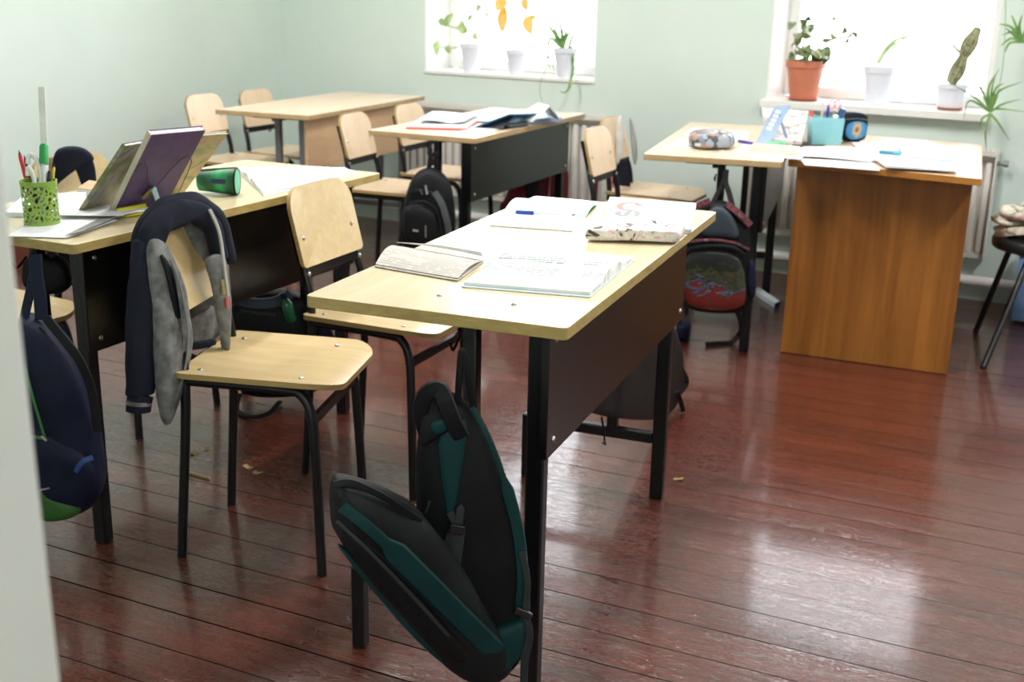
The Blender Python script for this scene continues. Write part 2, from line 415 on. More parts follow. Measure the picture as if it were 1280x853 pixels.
def radiator(x0, x1, z0, z1, label):
    r = thing('radiator', label, 'radiator', ((x0+x1)/2, 5.47, z0), 0, 'radiators under the windows'); w = x1-x0; h = z1-z0
    mb = MB().box((0, .035, h/2), (w, .02, h-.02)); n = int(w/.048)
    for i in range(n):
        x = -w/2+(i+.5)*w/n
        mb.sweep([(x, .012, .03), (x, .008, .05), (x, .008, h-.07), (x, .012, h-.05)], .015, .012, 8, 0, (0, -1, 0))
    mb.box((0, .02, .012), (w, .03, .024)); mb.box((0, .02, h-.03), (w, .03, .02)); mb.build('front_panel', M_RAD, r)
    for s in (-1, 1): MB().box((s*(w/2+.003), .02, h/2), (.006, .09, h)).build('side_cover', M_RAD, r, bevel=.002)
    mb = MB().box((0, -.024, h-.004), (w, .006, .022)).box((0, .064, h-.004), (w, .006, .022)); n = int(w/.022)
    for i in range(n+1): mb.box((-w/2+i*w/n, .02, h-.004), (.005, .084, .010))
    mb.build('top_grille', M_RAD, r)
    mb = MB().tube([(w/2, .02, h-.05), (w/2+.03, .02, h-.05)], .009, 8).tube([(w/2+.03, .02, h-.05), (w/2+.05, .02, h-.05)], .014, 8); mb.build('valve', M_GREY, r)
radiator(-3.80, -2.545, .205, .70, 'white panel radiator behind the middle desk, below the left window')
radiator(-1.76, -.672, .205, .68, 'white panel radiator behind the teacher desk, below the right window')
M_TUBE = NT('lit lamp diffuser'); M_TUBE.set(Base_Color=(.9, .9, .9, 1), Emission_Color=(1, .97, .93, 1), Emission_Strength=2.0); M_TUBE = M_TUBE.m
for n_, (x, y) in enumerate(((-3.2, 3.2), (-1.2, 3.2), (.8, 3.2))):
    t = thing('ceiling_lamp', 'long white fluorescent ceiling lamp', 'lamp', (x, y, ZC), 0, 'fluorescent lamps on the ceiling')
    MB().box((0, 0, -.02), (.2, 1.24, .04)).build('housing', M_WHITE, t, bevel=.004)
    MB().slab(rrect(-.085, -.6, .085, .6, .03), -.06, -.04).build('diffuser', M_TUBE, t)
    ld = bpy.data.lights.new('lamp light', 'AREA'); ld.shape = 'RECTANGLE'; ld.size = .17; ld.size_y = 1.2; ld.energy = LAMP; ld.color = (1, .97, .94)
    lo = bpy.data.objects.new('lamp light', ld); COL.objects.link(lo); lo.location = (x, y, ZC-.065)

t = thing('fill_lamp', 'added unseen fill lamp on the corridor wall behind the door', 'lamp', (1.5, -1.5, 2.1), 0)  # unseen lamp, added to brighten the door jamb
MB().box((0, .02, 0), (.5, .04, .2)).build('housing', M_WHITE, t, bevel=.004); MB().box((0, .06, 0), (.44, .05, .14)).build('diffuser', M_TUBE, t, bevel=.01)
ld = bpy.data.lights.new('lamp light', 'AREA'); ld.shape = 'RECTANGLE'; ld.size = .44; ld.size_y = .14; ld.energy = 36; ld.color = (1, .97, .94)
lo = bpy.data.objects.new('lamp light', ld); COL.objects.link(lo); lo.location = (1.5, -1.4, 2.1); lo.rotation_euler = (radians(90), 0, 0)
# ------------------------------------------------------------------ furniture
def rivet(p, n, parent, r=.0065, name='rivet'):
    p, n = V(p), V(n).normalized(); q = n.to_track_quat('Z', 'Y').to_matrix()
    MB().lathe([(r, -.001), (r, .001), (r*.75, .003), (r*.3, .0042), (0, .0044)], 10, p, 0, q).build(name, M_STEEL, parent)
def desk(label, NR, yaw, H, L=1.2, W=.5, far=False, grey=False, panel=None):
    t = thing('school_desk', label, 'desk', (NR[0], NR[1], 0), radians(yaw), 'two seat school desks')
    fm = M_GREY if grey else M_BLK
    o = rrect(-W, 0, 0, L, .012, 3); MB().slab(o, H-.022, H, 0, 1).build('tabletop', [M_TOPF if far else M_TOP, M_EDGEF if far else M_EDGE], t, ang=30, bevel=.0015)
    pm = panel or M_PANEL
    pn = MB().box((-.0635, L/2, H-.152), (.016, L-.15, .245)).build('front_panel', pm, t, bevel=.002)
    for v in (.11, L-.11):
        for z in (H-.055, H-.245): rivet((-.0555, v, z), (1, 0, 0), pn)
    for v in (.122 if H == .775 else .10, L-.10):
        sg = -1 if v < L/2 else 1
        MB().box((-.0895, v, H/2-.011), (.036, .03, H-.022)).build('leg', fm, t, bevel=.004)
        MB().box((-.222, v, (H+.165)/2-.011), (.028, .028, H-.19)).build('post', fm, t, bevel=.004)
        MB().box((-.465 if H == .775 else -.475, v, .0925), (.028, .028, .185)).build('leg', fm, t, bevel=.004)
        MB().box((-.280, v, .17), (.342, .026, .03)).build('crossbar', fm, t, bevel=.004)
        MB().box((-.205, v, H-.0295), (.30, .03, .013)).build('top_rail', fm, t, bevel=.003)
        hk = MB().tube(curve([(-.24, v+sg*.016, H-.07), (-.24, v+sg*.045, H-.09), (-.24, v+sg*.058, H-.075)], 8), .003, 6); hk.build('bag_hook', fm, t)
        for x in ((-.28, -.135) if H == .775 and v < .5 else ()): rivet((x, .104, H), (0, 0, 1), t, .006, 'screw')
    MB().box((-.245, L/2, H-.04), (.025, L-.2, .02)).build('stretcher', fm, t)
    return t
NRS = {0: ((-.829, 1.668), 8.27, .775), 1: ((-2.028, 1.684), 3.6, .765), 2: ((-2.424, 3.997), 4.6, .743), 3: ((-1.208, 4.096), 13, .745), 4: ((-3.388, 4.151), 8, .754)}
desk('nearest school desk, pale top with an open textbook and a floral pouch', *NRS[0])
desk('school desk at the left carrying the green pencil cup and propped books', *NRS[1], L=1.237, W=.515)
desk('school desk in the middle with a red book and blue folders', *NRS[2], far=True)
desk('school desk pushed against the teacher desk, a mosaic pouch on it', *NRS[3], far=True)
desk('empty grey framed school desk with peach panel in the far corner', *NRS[4], far=True, grey=True, panel=M_PANELF)
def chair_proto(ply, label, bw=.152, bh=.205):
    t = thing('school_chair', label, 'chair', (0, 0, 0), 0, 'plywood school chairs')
    o = rrect(-.185, -.178, .195, .178, 0, 7, (.02, .075, .075, .02))
    mb = MB(); n = len(o); zf = lambda x, y: .462+.010*max(0, (abs(y)/.178))**2-.05*max(0, (x-.12)/.075)**2*.25-.006*cos(max(-1, min(1, x/.19))*pi/2)
    K = (1, .97, .85, .65, .45, .25, .1, .03); vs = []
    for dz in (0, -.013):
        for k in K: vs += [V((x*k, y*k, zf(x*k, y*k)+dz)) for x, y in o]
    fs = []
    for s in (0, 1):
        b = s*n*len(K)
        for i in range(len(K)-1):
            for k in range(n):
                q = (b+i*n+k, b+i*n+(k+1) % n, b+(i+1)*n+(k+1) % n, b+(i+1)*n+k); fs.append(q if not s else q[::-1])
        q = tuple(b+(len(K)-1)*n+k for k in range(n)); fs.append(q if not s else q[::-1])
    mb.add(vs, fs, 0); b = n*len(K)
    for k in range(n): mb.f.append((k, b+k, b+(k+1) % n, (k+1) % n)); mb.m.append(1)
    st = mb.build('seat', [ply, M_PLYE], t, ang=35)
    for x in (-.14, .10):
        for y in (-.13, .13): rivet((x, y, zf(x, y)), (0, 0, 1), st)
    # backrest: bent plywood, leaning back
    w, h = bw, bh; out = rrect(-w, 0, w, h, 0, 8, (.014, .014, .062, .062)); n = len(out)
    def bp(y, z, d): return V((-.205-.25*z+.42*y*y+d, y, .590+z))
    vs = []
    for d in (.012, 0):
        for k in K: vs += [bp(y*k, h*.48+(z-h*.48)*k, d) for y, z in out]
    mb = MB(); mb.add(vs, [f[::-1] if False else f for f in fs][:0], 0)
    b = n*len(K); ff = []
    for s in (0, 1):
        for i in range(len(K)-1):
            for k in range(n):
                q = (s*b+i*n+k, s*b+i*n+(k+1) % n, s*b+(i+1)*n+(k+1) % n, s*b+(i+1)*n+k); ff.append(q if not s else q[::-1])
        q = tuple(s*b+(len(K)-1)*n+k for k in range(n)); ff.append(q if not s else q[::-1])
    mb.f += ff; mb.m += [0]*len(ff)
    for k in range(n): mb.f.append((k, b+k, b+(k+1) % n, (k+1) % n)); mb.m.append(1)
    bk = mb.build('backrest', [ply, M_PLYE], t, ang=35)
    for y in (-bw+.03, bw-.03): rivet(bp(y, .075, .012), (1, 0, .25), bk)
    for s in (-1, 1):
        f = curve([(.150, s*.172, .0), (.138, s*.160, .30), (.130, s*.155, .385), (.108, s*.150, .428), (.06, s*.147, .440), (-.17, s*.138, .440)], 26)
        MB().tube(f, .0115, 10).build('leg', M_BLK, t)
        q = curve([(-.205, s*.150, 0), (-.175, s*.139, .43), (-.200, s*.130, .585), (-.219, s*(bw-.03), .62), (-.250, s*(bw-.034), .59+bh*.75)], 24)
        MB().tube(q, .0115, 10).build('leg', M_BLK, t)
        rivet((-.185, s*.131, .572), (1, 0, 0), t)
    MB().bar((.134, -.155, .375), (.134, .155, .375), .012, .022).build('crossbar', M_BLK, t)
    MB().bar((-.198, -.13, .575), (-.198, .13, .575), .012, .03).build('back_rail', M_BLK, t, bevel=.002)
    return t
C0 = chair_proto(M_PLY, 'nearest plywood chair, a grey and navy jacket hung on its back')
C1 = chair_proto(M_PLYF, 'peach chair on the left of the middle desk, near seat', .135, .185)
used = set()
def chair(x, y, yaw, label, far=False):
    p = C1 if far else C0
    o = p if p.name not in used else copy_tree(p); used.add(p.name)
    o.location = (x, y, 0); o.rotation_euler = (0, 0, radians(yaw)); o.matrix_basis = Matrix.Translation((x, y, 0)) @ Matrix.Rotation(radians(yaw), 4, 'Z'); o['label'] = label; return o
cA = chair(-1.765, 2.03, 20, 'nearest plywood chair, a grey and navy jacket hung on its back')
cB = chair(-1.79, 2.535, 6, 'plywood chair behind the jacket chair, its bare back showing two rivets')
chair(-2.72, 2.475, 2, 'chair behind the green pencil cup, navy jacket over its back')
chair(-2.70, 1.93, 0, 'chair mostly hidden behind the left door jamb and blue backpack')
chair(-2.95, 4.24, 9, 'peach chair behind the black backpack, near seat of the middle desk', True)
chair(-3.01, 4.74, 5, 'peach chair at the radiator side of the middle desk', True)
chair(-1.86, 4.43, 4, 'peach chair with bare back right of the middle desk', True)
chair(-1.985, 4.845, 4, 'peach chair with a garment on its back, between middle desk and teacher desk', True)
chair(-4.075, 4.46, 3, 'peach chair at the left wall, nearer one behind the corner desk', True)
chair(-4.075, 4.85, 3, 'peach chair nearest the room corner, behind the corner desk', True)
# teacher's desk
t = thing('teacher_desk', 'brown veneered teacher desk covered with papers', 'desk', (-.9, 4.7, 0), 0)
def tw(q): return [(x+.9, y-4.7) for x, y in q]
top = tw([(-1.224, 4.222), (-.548, 4.172), (-.700, 5.20), (-1.236, 5.23)])
MB().slab(top, .714, .738, 0, 1).build('tabletop', [M_VTOP, M_VEDGE], t, ang=30, bevel=.0015)
def panel(a, b, z0, z1, th, m, nm):
    a, b = V((a[0]+.9, a[1]-4.7, 0)), V((b[0]+.9, b[1]-4.7, 0)); d = (b-a).normalized(); nn = V((-d.y, d.x, 0)); c = (a+b)/2+nn*th/2
    o = MB().box((0, 0, 0), ((b-a).length, th, z1-z0), 0).build(nm, m, t, bevel=.0015)
    o.location = (c.x, c.y, (z0+z1)/2); o.rotation_euler = (0, 0, atan2(d.y, d.x)); return o
panel((-1.196, 4.247), (-.594, 4.309), .002, .714, .018, M_VENEER, 'side_panel')
panel((-1.19, 5.12), (-.72, 5.12), .002, .714, .018, M_VENEER, 'side_panel')
panel((-.66, 4.33), (-.74, 5.11), .25, .714, .018, M_VENEER, 'front_panel')
# padded stool chair at the right edge
st = thing('padded_chair', 'black padded chair cut off at the right edge, rags on its seat', 'chair', (-.33, 4.86, 0), radians(0))
mb = MB().pillow([V((.19*cos(a)-.055, .19*sin(a), .415)) for a in [k*pi/8 for k in range(16)]], (0, 0, 1), .035, .03, 4)
mb.build('seat', plain('black vinyl', S(24, 26, 30), .45), st)
O_ = V((-.33, 4.86, 0))
for a, b in ((ony(1258, 322, 4.93), onz(1219.5, 415)), (ony(1284, 328, 4.74), onz(1229, 460)), (O_+V((.10, -.10, .40)), O_+V((.235, -.30, 0))), (O_+V((.09, .1, .40)), O_+V((.235, .18, 0)))):
    MB().tube([a-O_+(a-b).normalized()*(.05 if a.z < .39 else 0), b-O_], .012, 10).build('leg', M_BLK, st)
# ------------------------------------------------------------------ things on the desks
HZ = {k: q[2] for k, q in NRS.items()}
def flat(name, label, cat, px, z, mats, th=.001, lift=None, group=None, part='sheet', nx=8, ny=8, curl=None):
    """a sheet-like thing whose four corners lie at px (near-left, near-right, far-right, far-left) on height z"""
    P = [onz(x, y, z) for x, y in px]; a = P[1]-P[0]; rz = atan2(a.y, a.x)
    t = thing(name, label, cat, (P[0].x, P[0].y, z), rz, group); Q = [t.matrix_basis.inverted() @ q for q in P]
    def fn(u, v):
        p = Q[0]*(1-u)*(1-v)+Q[1]*u*(1-v)+Q[2]*u*v+Q[3]*(1-u)*v; p.z = th/2+.0006+(curl(u, v) if curl else 0)+(lift or 0); return p
    return t, fn
def sheet_thing(name, label, cat, px, z, mat, th=.0012, curl=None, group=None, lift=0, nx=10, ny=10):
    t, fn = flat(name, label, cat, px, z, mat, th, lift, group, curl=curl)
    o = MB().sheet(fn, nx, ny, th).build(name, mat); me = o.data; o.location = t.location; o.rotation_euler = t.rotation_euler
    o['label'] = label; o['category'] = cat
    if group: o['group'] = group
    nm = t.name; bpy.data.objects.remove(t); o.name = nm; return o
def open_book(name, label, px, z, page, cover, h=.012, group=None, axis='v', hump=.010):
    """px: the four outer corners; the spine runs along u (axis 'v': pages lie side by side in v)"""
    P = [onz(x, y, z) for x, y in px]; a = P[1]-P[0]; rz = atan2(a.y, a.x)
    t = thing(name, label, 'book', (P[0].x, P[0].y, z), rz, group); Q = [t.matrix_basis.inverted() @ q for q in P]
    def bl(u, v): return Q[0]*(1-u)*(1-v)+Q[1]*u*(1-v)+Q[2]*u*v+Q[3]*(1-u)*v
    def at(s, w): return bl(s, w) if axis == 'v' else bl(w, s)
    MB().sheet(lambda u, v: at(u*1.016-.008, v*1.03-.015)+V((0, 0, .0018)), 8, 8, .0022).build('cover', cover, t)
    for k, (w0, w1) in enumerate(((0.01, .5), (.5, .99))):
        mb = MB(); n = 12; m = 8; top = []; bot = []
        def zt(f): # f 0 at outer edge, 1 at spine
            return .0035+h*min(1, .55+f*.5)+hump*math.exp(-((f-.78)/.2)**2)-(h+hump*.5)*max(0, (f-.86)/.14)**1.6*.75
        for i in range(n+1):
            f = i/n; w = w0+(w1-w0)*f; ff = f if k == 0 else 1-f
            for j in range(m+1):
                p = at(j/m, w); top.append(p+V((0, 0, zt(ff)))); bot.append(p+V((0, 0, .003)))
        W = m+1; N = len(top); fs = []
        for i in range(n):
            for j in range(m):
                q = i*W+j; fs.append((q, q+1, q+W+1, q+W)); fs.append((N+q+W, N+q+W+1, N+q+1, N+q))
        for i in range(n): fs.append((N+i*W, i*W, (i+1)*W, N+(i+1)*W)[::-1]); fs.append((N+i*W+m, i*W+m, (i+1)*W+m, N+(i+1)*W+m))
        for j in range(m): fs.append((N+j, N+j+1, j+1, j)); fs.append((N+n*W+j, n*W+j, n*W+j+1, N+n*W+j+1))
        if axis == 'v': pass
        else: fs = [f[::-1] for f in fs]
        mb.add(top+bot, fs); mb.build('pages', page, t, ang=50)
    return t
def pen(name, label, a, b, r, body, cap=None, tip=None, z=None, cat='pen', group=None, capfrac=.32):
    a, b = V(a), V(b); loc = V((a.x, a.y, min(a.z, b.z)-r)); t = thing(name, label, cat, loc, 0, group); d = b-a; L = d.length
    MB().tube([a+d*.06, a+d*.10, b-d*.02, b], [r*.8, r, r, r*.75], 10).build('barrel', body, t, world=True)
    MB().tube([a, a+d*.03, a+d*.06], [r*.12, r*.35, r*.8], 10).build('tip', tip or body, t, world=True)
    if cap: MB().tube([a+d*(1-capfrac), b-d*.02, b+d*.01], [r*1.25, r*1.2, r*.8], 10).build('cap', cap, t, world=True)
    return t
z0 = HZ[0]; z1 = HZ[1]; z2 = HZ[2]; z3 = HZ[3]; zt = .738
open_book('textbook', 'open school textbook with small print lying on the nearest desk', [(579, 359), (737, 372), (792, 326), (656, 313)], z0, M_TEXT, M_PAPERB, .010, hump=.012)
# notebook with one page bending up
P = [onz(x, y, z0) for x, y in ((500, 333), (575, 352), (607, 326), (522, 312))]
t = thing('notebook', 'thin open notebook with a bent page greyed as in shade at the left edge of the nearest desk', 'notebook', (P[0].x, P[0].y, z0), 0)
Q = [t.matrix_basis.inverted() @ onz(x, y, z0+.001) for x, y in ((468, 334), (572, 352), (606, 327), (500, 309))]
bl = lambda u, v: Q[0]*(1-u)*(1-v)+Q[1]*u*(1-v)+Q[2]*u*v+Q[3]*(1-u)*v
MB().sheet(lambda u, v: bl(u, v)+V((0, 0, .0015)), 10, 10, .002).build('cover', M_TEXTN, t)
MB().sheet(lambda u, v: bl(u*.99, .04+.92*v)+V((0, 0, .004+.016*sin(pi*min(1, v*1.05))*(.4+.6*(1-u)))), 12, 14, .0012).build('page', M_TEXTN, t)
Q2 = [V((q.x, q.y, q.z)) for q in Q]
MB().sheet(lambda u, v: bl(-.02+u*1.0, .93+.07*v)+V((0, 0, .009+.012*(1-v)*(.3+.7*u)+.004*sin(3*u))), 12, 4, .0012).build('turned_page', M_PAPER, t)
# notebook with cyan page and the pen on it
t, fn = flat('notebook', 'white notebook with a pale cyan page at the far end of the nearest desk', 'notebook', [(612, 283), (715, 290), (746, 258), (646, 250)], z0, None)
MB().sheet(lambda u, v: fn(u, v*.62)+V((0, 0, .001)), 6, 8, .003).build('page', M_PAPER, t)
MB().sheet(lambda u, v: fn(u, .55+v*.45)+V((0, 0, .004+.006*sin(pi*v))), 6, 10, .0016).build('turned_page', plain('cyan cover paper', S(196, 234, 228), .5, var=.02), t)
MB().sheet(lambda u, v: fn(u, .5+v*.5)+V((0, 0, .0005)), 6, 6, .002).build('cover', plain('green notebook cover', S(30, 110, 70), .5), t)
a, b = onz(645, 265.5, z0+.012), onz(720, 269, z0+.012)
M_INK = plain('blue pen plastic', S(40, 66, 160), .35)
pen('ballpoint_pen', 'clear ballpoint pen with blue ends resting on the cyan page', b, a, .0042, plain('clear pen barrel', S(222, 230, 236), .2), M_INK, M_INK, capfrac=.3)
# booklet with the big red and grey letters, under the pouch
t, fn = flat('test_booklet', 'white booklet printed with big red and grey letters under the floral pouch', 'book', [(752, 289), (864, 293), (870, 259), (762, 251)], z0, None)
MB().sheet(lambda u, v: fn(u, v)+V((0, 0, .0045)), 6, 6, .008).build('page_block', M_PAPER, t)
MB().sheet(lambda u, v: fn(u, v)+V((0, 0, .0092)), 6, 6, .0012).build('cover', M_TEXTF, t)
def glyph(pts, w, mat, nm):
    pts = curve([fn(u, v)+V((0, 0, .0102)) for u, v in pts], 26)
    MB().sweep(pts, w, .0004, 8, 0, (0, 0, 1)).build(nm, mat, t)
LR = plain('red print', S(232, 128, 122), .5); LG = plain('grey print', S(140, 142, 146), .5)
glyph([(.30, .56), (.17, .58), (.14, .72), (.20, .80), (.31, .82), (.37, .74)], .0085, LR, 'printed_letter')
glyph([(.14, .50), (.15, .38), (.22, .36), (.25, .46), (.29, .54), (.36, .50), (.35, .38)], .0075, LG, 'printed_letter')
glyph([(.39, .72), (.45, .715), (.53, .71)], .004, LR, 'printed_line')
glyph([(.60, .42), (.60, .6), (.60, .86)], .0006, LG, 'printed_line')
# floral pencil pouch
def pouch(name, label, px, z, h, mats, nz=(0, 0, 1), zip_m=None, cat='pencil case', top=.86):
    P = [onz(x, y, z) for x, y in px]; c = sum(P, V())/len(P); t = thing(name, label, cat, (c.x, c.y, z), atan2((P[1]-P[0]).y, (P[1]-P[0]).x))
    PO = []
    for i in range(4):
        if 'flat' not in label: PO = P; break
        q, pv, nx = P[i], P[i-1], P[(i+1) % 4]; PO += [q+(pv-q)*.10, q+(pv-q)*.02+(nx-q)*.02, q+(nx-q)*.06]
    mb = MB().pillow([q+V((0, 0, h*.42+.004)) for q in PO], nz, h*.58, h*.42, 7 if 'flat' in label else 4.2, .006, 26); mb.build('body', mats, t, world=True, sub=1)
    if zip_m:
        A, B = (P[0]+P[3])/2, (P[1]+P[2])/2; A, B = A+(B-A)*.08, B+(A-B)*.08
        MB().sweep([A+V((0, 0, h*.97)), (A+B)/2+V((0, 0, h*1.0)), B+V((0, 0, h*.97))], .006, .0025, 8, 0, (0, 0, 1)).build('zip', zip_m, t, world=True)
    return t
M_FLOR = spots('floral cloth', [(.36, S(60, 50, 44)), (.40, S(206, 198, 190)), (.55, S(234, 228, 224)), (.63, S(206, 168, 172)), (.68, S(230, 224, 220)), (.78, S(120, 122, 92))], 30, rough=.6, dist=1.2)
pouch('pencil_pouch', 'flat floral pencil pouch in front of the letter booklet', [(729, 303), (850, 307), (858, 293), (739, 290)], z0, .029, M_FLOR, zip_m=plain('beige zip', S(180, 172, 160), .6))
# desk at the left -----------------------------------------------------------
for i, (px, lab, m) in enumerate(((((8, 297), (84, 299), (146, 279), (60, 268)), 'white sheet under the green pencil cup', M_PAPER),
                                  (((82, 299), (103, 296), (150, 276), (128, 276)), 'grey printed sheet along the table edge by the green cup', M_GREYP))):
    sheet_thing('paper_sheet', lab, 'paper', px, z1, m, .0012, (lambda u, v: .001+.004*u*v) if i == 0 else (lambda u, v: .004+.004*u), 'loose sheets on the left desk', lift=.0005+i*.0025)
sheet_thing('paper_sheet', 'white sheet with grey print in front of the purple book', 'paper', [(70, 276), (148, 279), (190, 268), (112, 262)], z1, M_PAPER, .0012, lambda u, v: .012+.004*u, 'loose sheets on the left desk')
sheet_thing('paper_sheet', 'pale blue sheets behind the green cup at the frame edge', 'paper', [(6, 272), (92, 273), (108, 246), (30, 250)], z1, M_PAPERB, .012, None, 'loose sheets on the left desk')
# pencil cup
cb = onz(53, 281, z1); R_ = .0395; Hc = .104
t = thing('pencil_cup', 'lime green metal pencil cup with cut out scroll pattern', 'pencil cup', (cb.x, cb.y, z1), 0)
k = NT('lime scroll cut metal'); vo = k.n('ShaderNodeTexVoronoi', feature='DISTANCE_TO_EDGE'); vo.inputs['Scale'].default_value = 88
wv = k.noise(k.map(), 40, 2); mp = k.map(); va = k.n('ShaderNodeVectorMath', operation='ADD'); cmb = k.n('ShaderNodeCombineXYZ')
k.l(k.math('MULTIPLY', wv, .02), cmb.inputs[0]); k.l(k.math('MULTIPLY', wv, .016), cmb.inputs[2]); k.l(mp, va.inputs[0]); k.l(cmb.outputs[0], va.inputs[1]); k.l(va.outputs[0], vo.inputs['Vector'])
hole = k.math('GREATER_THAN', vo.outputs[0], .17)
k.set(Base_Color=S(136, 168, 72), Roughness=.35, Alpha=k.math('SUBTRACT', 1.0, hole)); M_LIMEH = k.m
M_LIME = plain('lime metal', S(136, 168, 72), .35, var=.04)
MB().lathe([(R_*.985, .010), (R_*1.01, Hc-.010)], 40).build('pierced_wall', M_LIMEH, t)
mb = MB().lathe([(R_, 0), (R_*1.02, .002), (R_*1.02, .011), (R_*.97, .011), (R_*.97, .003), (0, .003)], 40); mb.build('base_ring', M_LIME, t)
MB().lathe([(R_*1.0, Hc-.011), (R_*1.03, Hc-.010), (R_*1.04, Hc), (R_*.98, Hc), (R_*.97, Hc-.011)], 40).build('rim_ring', M_LIME, t)
base = V((cb.x, cb.y, z1)); tdir = RIGHT.copy(); tdir.z = 0; tdir.normalize(); bdir = V((-tdir.y, tdir.x, 0))
def incup(dx, db, h, px, r): # from cup floor to the pixel's point in the cup's depth plane
    a = base+tdir*dx+bdir*db+V((0, 0, .006+r)); e = onp(px[0], px[1], base+bdir*db*1.2, FWD); return a, e
def CP(n): return plain(n, {'red pencil lacquer': S(196, 44, 36), 'green cap': S(36, 150, 72), 'white plastic': S(225, 225, 222), 'grey plastic': S(176, 176, 174), 'yellow lacquer': S(214, 190, 60), 'brown lacquer': S(120, 74, 62), 'clear white': S(206, 214, 210)}[n], .35)
G_ = 'pens and tools in the green cup'
a, e = incup(-.012, 0, .1, (23.5, 188), .0035); pen('red_pencil', 'red pencil with dark point standing in the green cup', e, a, .0048, CP('red pencil lacquer'), None, M_BLKP, cat='pencil', group=G_)
a, e = incup(.008, .012, .1, (52, 109), .002)
t = thing('plastic_ruler', 'long white plastic ruler sticking high out of the green cup', 'ruler', (a.x, a.y, a.z), 0, G_); MB().bar(a, e, .016, .0025, -FWD).build('strip', CP('white plastic'), t, world=True)
a, e = incup(.006, -.006, .1, (55, 181), .006); pen('marker', 'pale marker with bright green cap in the green cup', a, e, .0085, CP('clear white'), CP('green cap'), cat='marker', group=G_, capfrac=.26)
a, e = incup(.012, .004, .1, (68, 205), .003); pen('yellow_pencil', 'yellow pencil at the right side of the green cup', e, a, .0034, CP('yellow lacquer'), None, M_BLKP, cat='pencil', group=G_)
a, e = incup(-.008, .010, .1, (30, 194), .003); pen('brown_pen', 'dark slim pen behind the red pencil in the green cup', e, a, .0034, M_BLKP, None, None, group=G_)
a, e = incup(.012, -.008, .1, (62, 214), .003); pen('black_pen', 'short black pen at the front right of the green cup', a, e, .004, M_BLKP, None, None, group=G_)
a, e = incup(-.004, -.008, .1, (40, 220), .003); pen('brown_pencil', 'brownish pencil behind the white scissors in the green cup', a, e, .004, CP('brown lacquer'), None, None, cat='pencil', group=G_)
# white scissors with two bent handles
P = lambda px, k=0: onp(px[0], px[1], base+bdir*(-.012+k), FWD)
t = thing('scissors', 'scissors with white bent handles in the green cup', 'scissors', (base.x, base.y, z1+.006), 0, G_)
MB().tube(curve([P((50, 236)), P((51, 222)), P((47, 203)), P((39, 193)), P((35, 198)), P((35, 205))], 20), .0055, 8).build('handle', CP('white plastic'), t, world=True)
MB().tube(curve([P((43, 238), -.004), P((43, 226), -.004), P((39, 214), -.004), P((35, 210), -.004), P((35, 220), -.004)], 20), .0055, 8).build('handle', CP('white plastic'), t, world=True)
MB().bar(P((48, 240)), base+V((.004, 0, .012)), .009, .0015).build('blade', M_STEEL, t, world=True)
# book stand with three books ------------------------------------------------
nb = V((-.979, .203, 0)); alongb = V((.203, .979, 0))
def leaning(name, label, bl_, br_, tl_, depth, covm, z=z1, spine=None, group=None, ba=.19, bz=.20, L=None):
    A, B = onz(*bl_, z+.004), onz(*br_, z+.004); u = (B-A).normalized(); n = V((-u.y, u.x, 0))
    if n.dot(V((1, -1, 0))) > 0: n = -n
    # solve lean from the pixel of the top-left corner
    d = ray(*tl_); Mx = Matrix((n, V((0, 0, 1)), -d)).transposed(); s = Mx.inverted() @ (CAM-A); up = n*s[0]+V((0, 0, s[1])); out = u.cross(up).normalized()
    if out.dot(FWD) < 0: out = -out
    t = thing(name, label, 'book', ((A.x+B.x)/2, (A.y+B.y)/2, z), 0, group); W = (B-A).length
    def q(a, b, c): return A+u*a+up*b+out*c
    def slab(a0, a1, b0, b1, c0, c1):
        return [q(a, b, c) for c in (c0, c1) for a, b in ((a0, b0), (a1, b0), (a1, b1), (a0, b1))]
    F6 = [(3, 2, 1, 0), (4, 5, 6, 7), (0, 1, 5, 4), (1, 2, 6, 5), (2, 3, 7, 6), (3, 0, 4, 7)]
    MB().add(slab(0, W, 0, 1, 0, .002), F6).build('front_cover', covm, t, world=True, ang=20)
    MB().add(slab(0, W, 0, 1, depth-.002, depth), F6).build('back_cover', covm, t, world=True, ang=20)
    MB().add(slab(.004, W-.004, .008, .992, .002, depth-.002), F6).build('page_block', M_PAPER, t, world=True, ang=20)
    MB().add(slab(-.002, .002, 0, 1, 0, depth), F6).build('spine', spine or covm, t, world=True, ang=20)
    return t, q, W
M_PURP = plain('purple cover', S(88, 66, 108), .45, var=.15, vs=30); M_BEIG = plain('beige spine', S(186, 176, 160), .5)
M_BKG = spots('green brown picture cover', [(.3, S(52, 92, 54)), (.42, S(118, 120, 84)), (.52, S(148, 136, 112)), (.6, S(70, 92, 110)), (.72, S(150, 150, 120))], 14, rough=.4)
M_BKY = spots('yellow brown picture cover', [(.3, S(128, 136, 84)), (.45, S(180, 166, 112)), (.56, S(168, 138, 108)), (.66, S(190, 178, 120)), (.8, S(140, 150, 110))], 16, rough=.4)
GB = 'schoolbooks propped on the stand'
tp, qp, Wp = leaning('school_book', 'purple covered book at the front of the stand', (141, 268), (206, 259), (189.5, 169), .016, M_PURP, spine=M_BEIG, group=GB)
leaning('school_book', 'book with green and brown picture cover, left of the purple book', (101, 268), (146, 257), (157, 183), .010, M_BKG, group=GB)
leaning('school_book', 'book with yellow picture cover, right of the purple book', (180, 252), (226, 246.5), (237, 171), .008, M_BKY, group=GB)
t = thing('book_stand', 'pale blue folding book stand with wire arms holding the purple book', 'book stand', tuple(onz(175, 268, z1)), 0)
M_PBL = plain('pale blue plastic', S(150, 196, 206), .4); M_YEL = plain('yellow plastic', S(196, 190, 40), .45); M_WIRE = plain('dark wire', S(70, 70, 78), .3, .6)
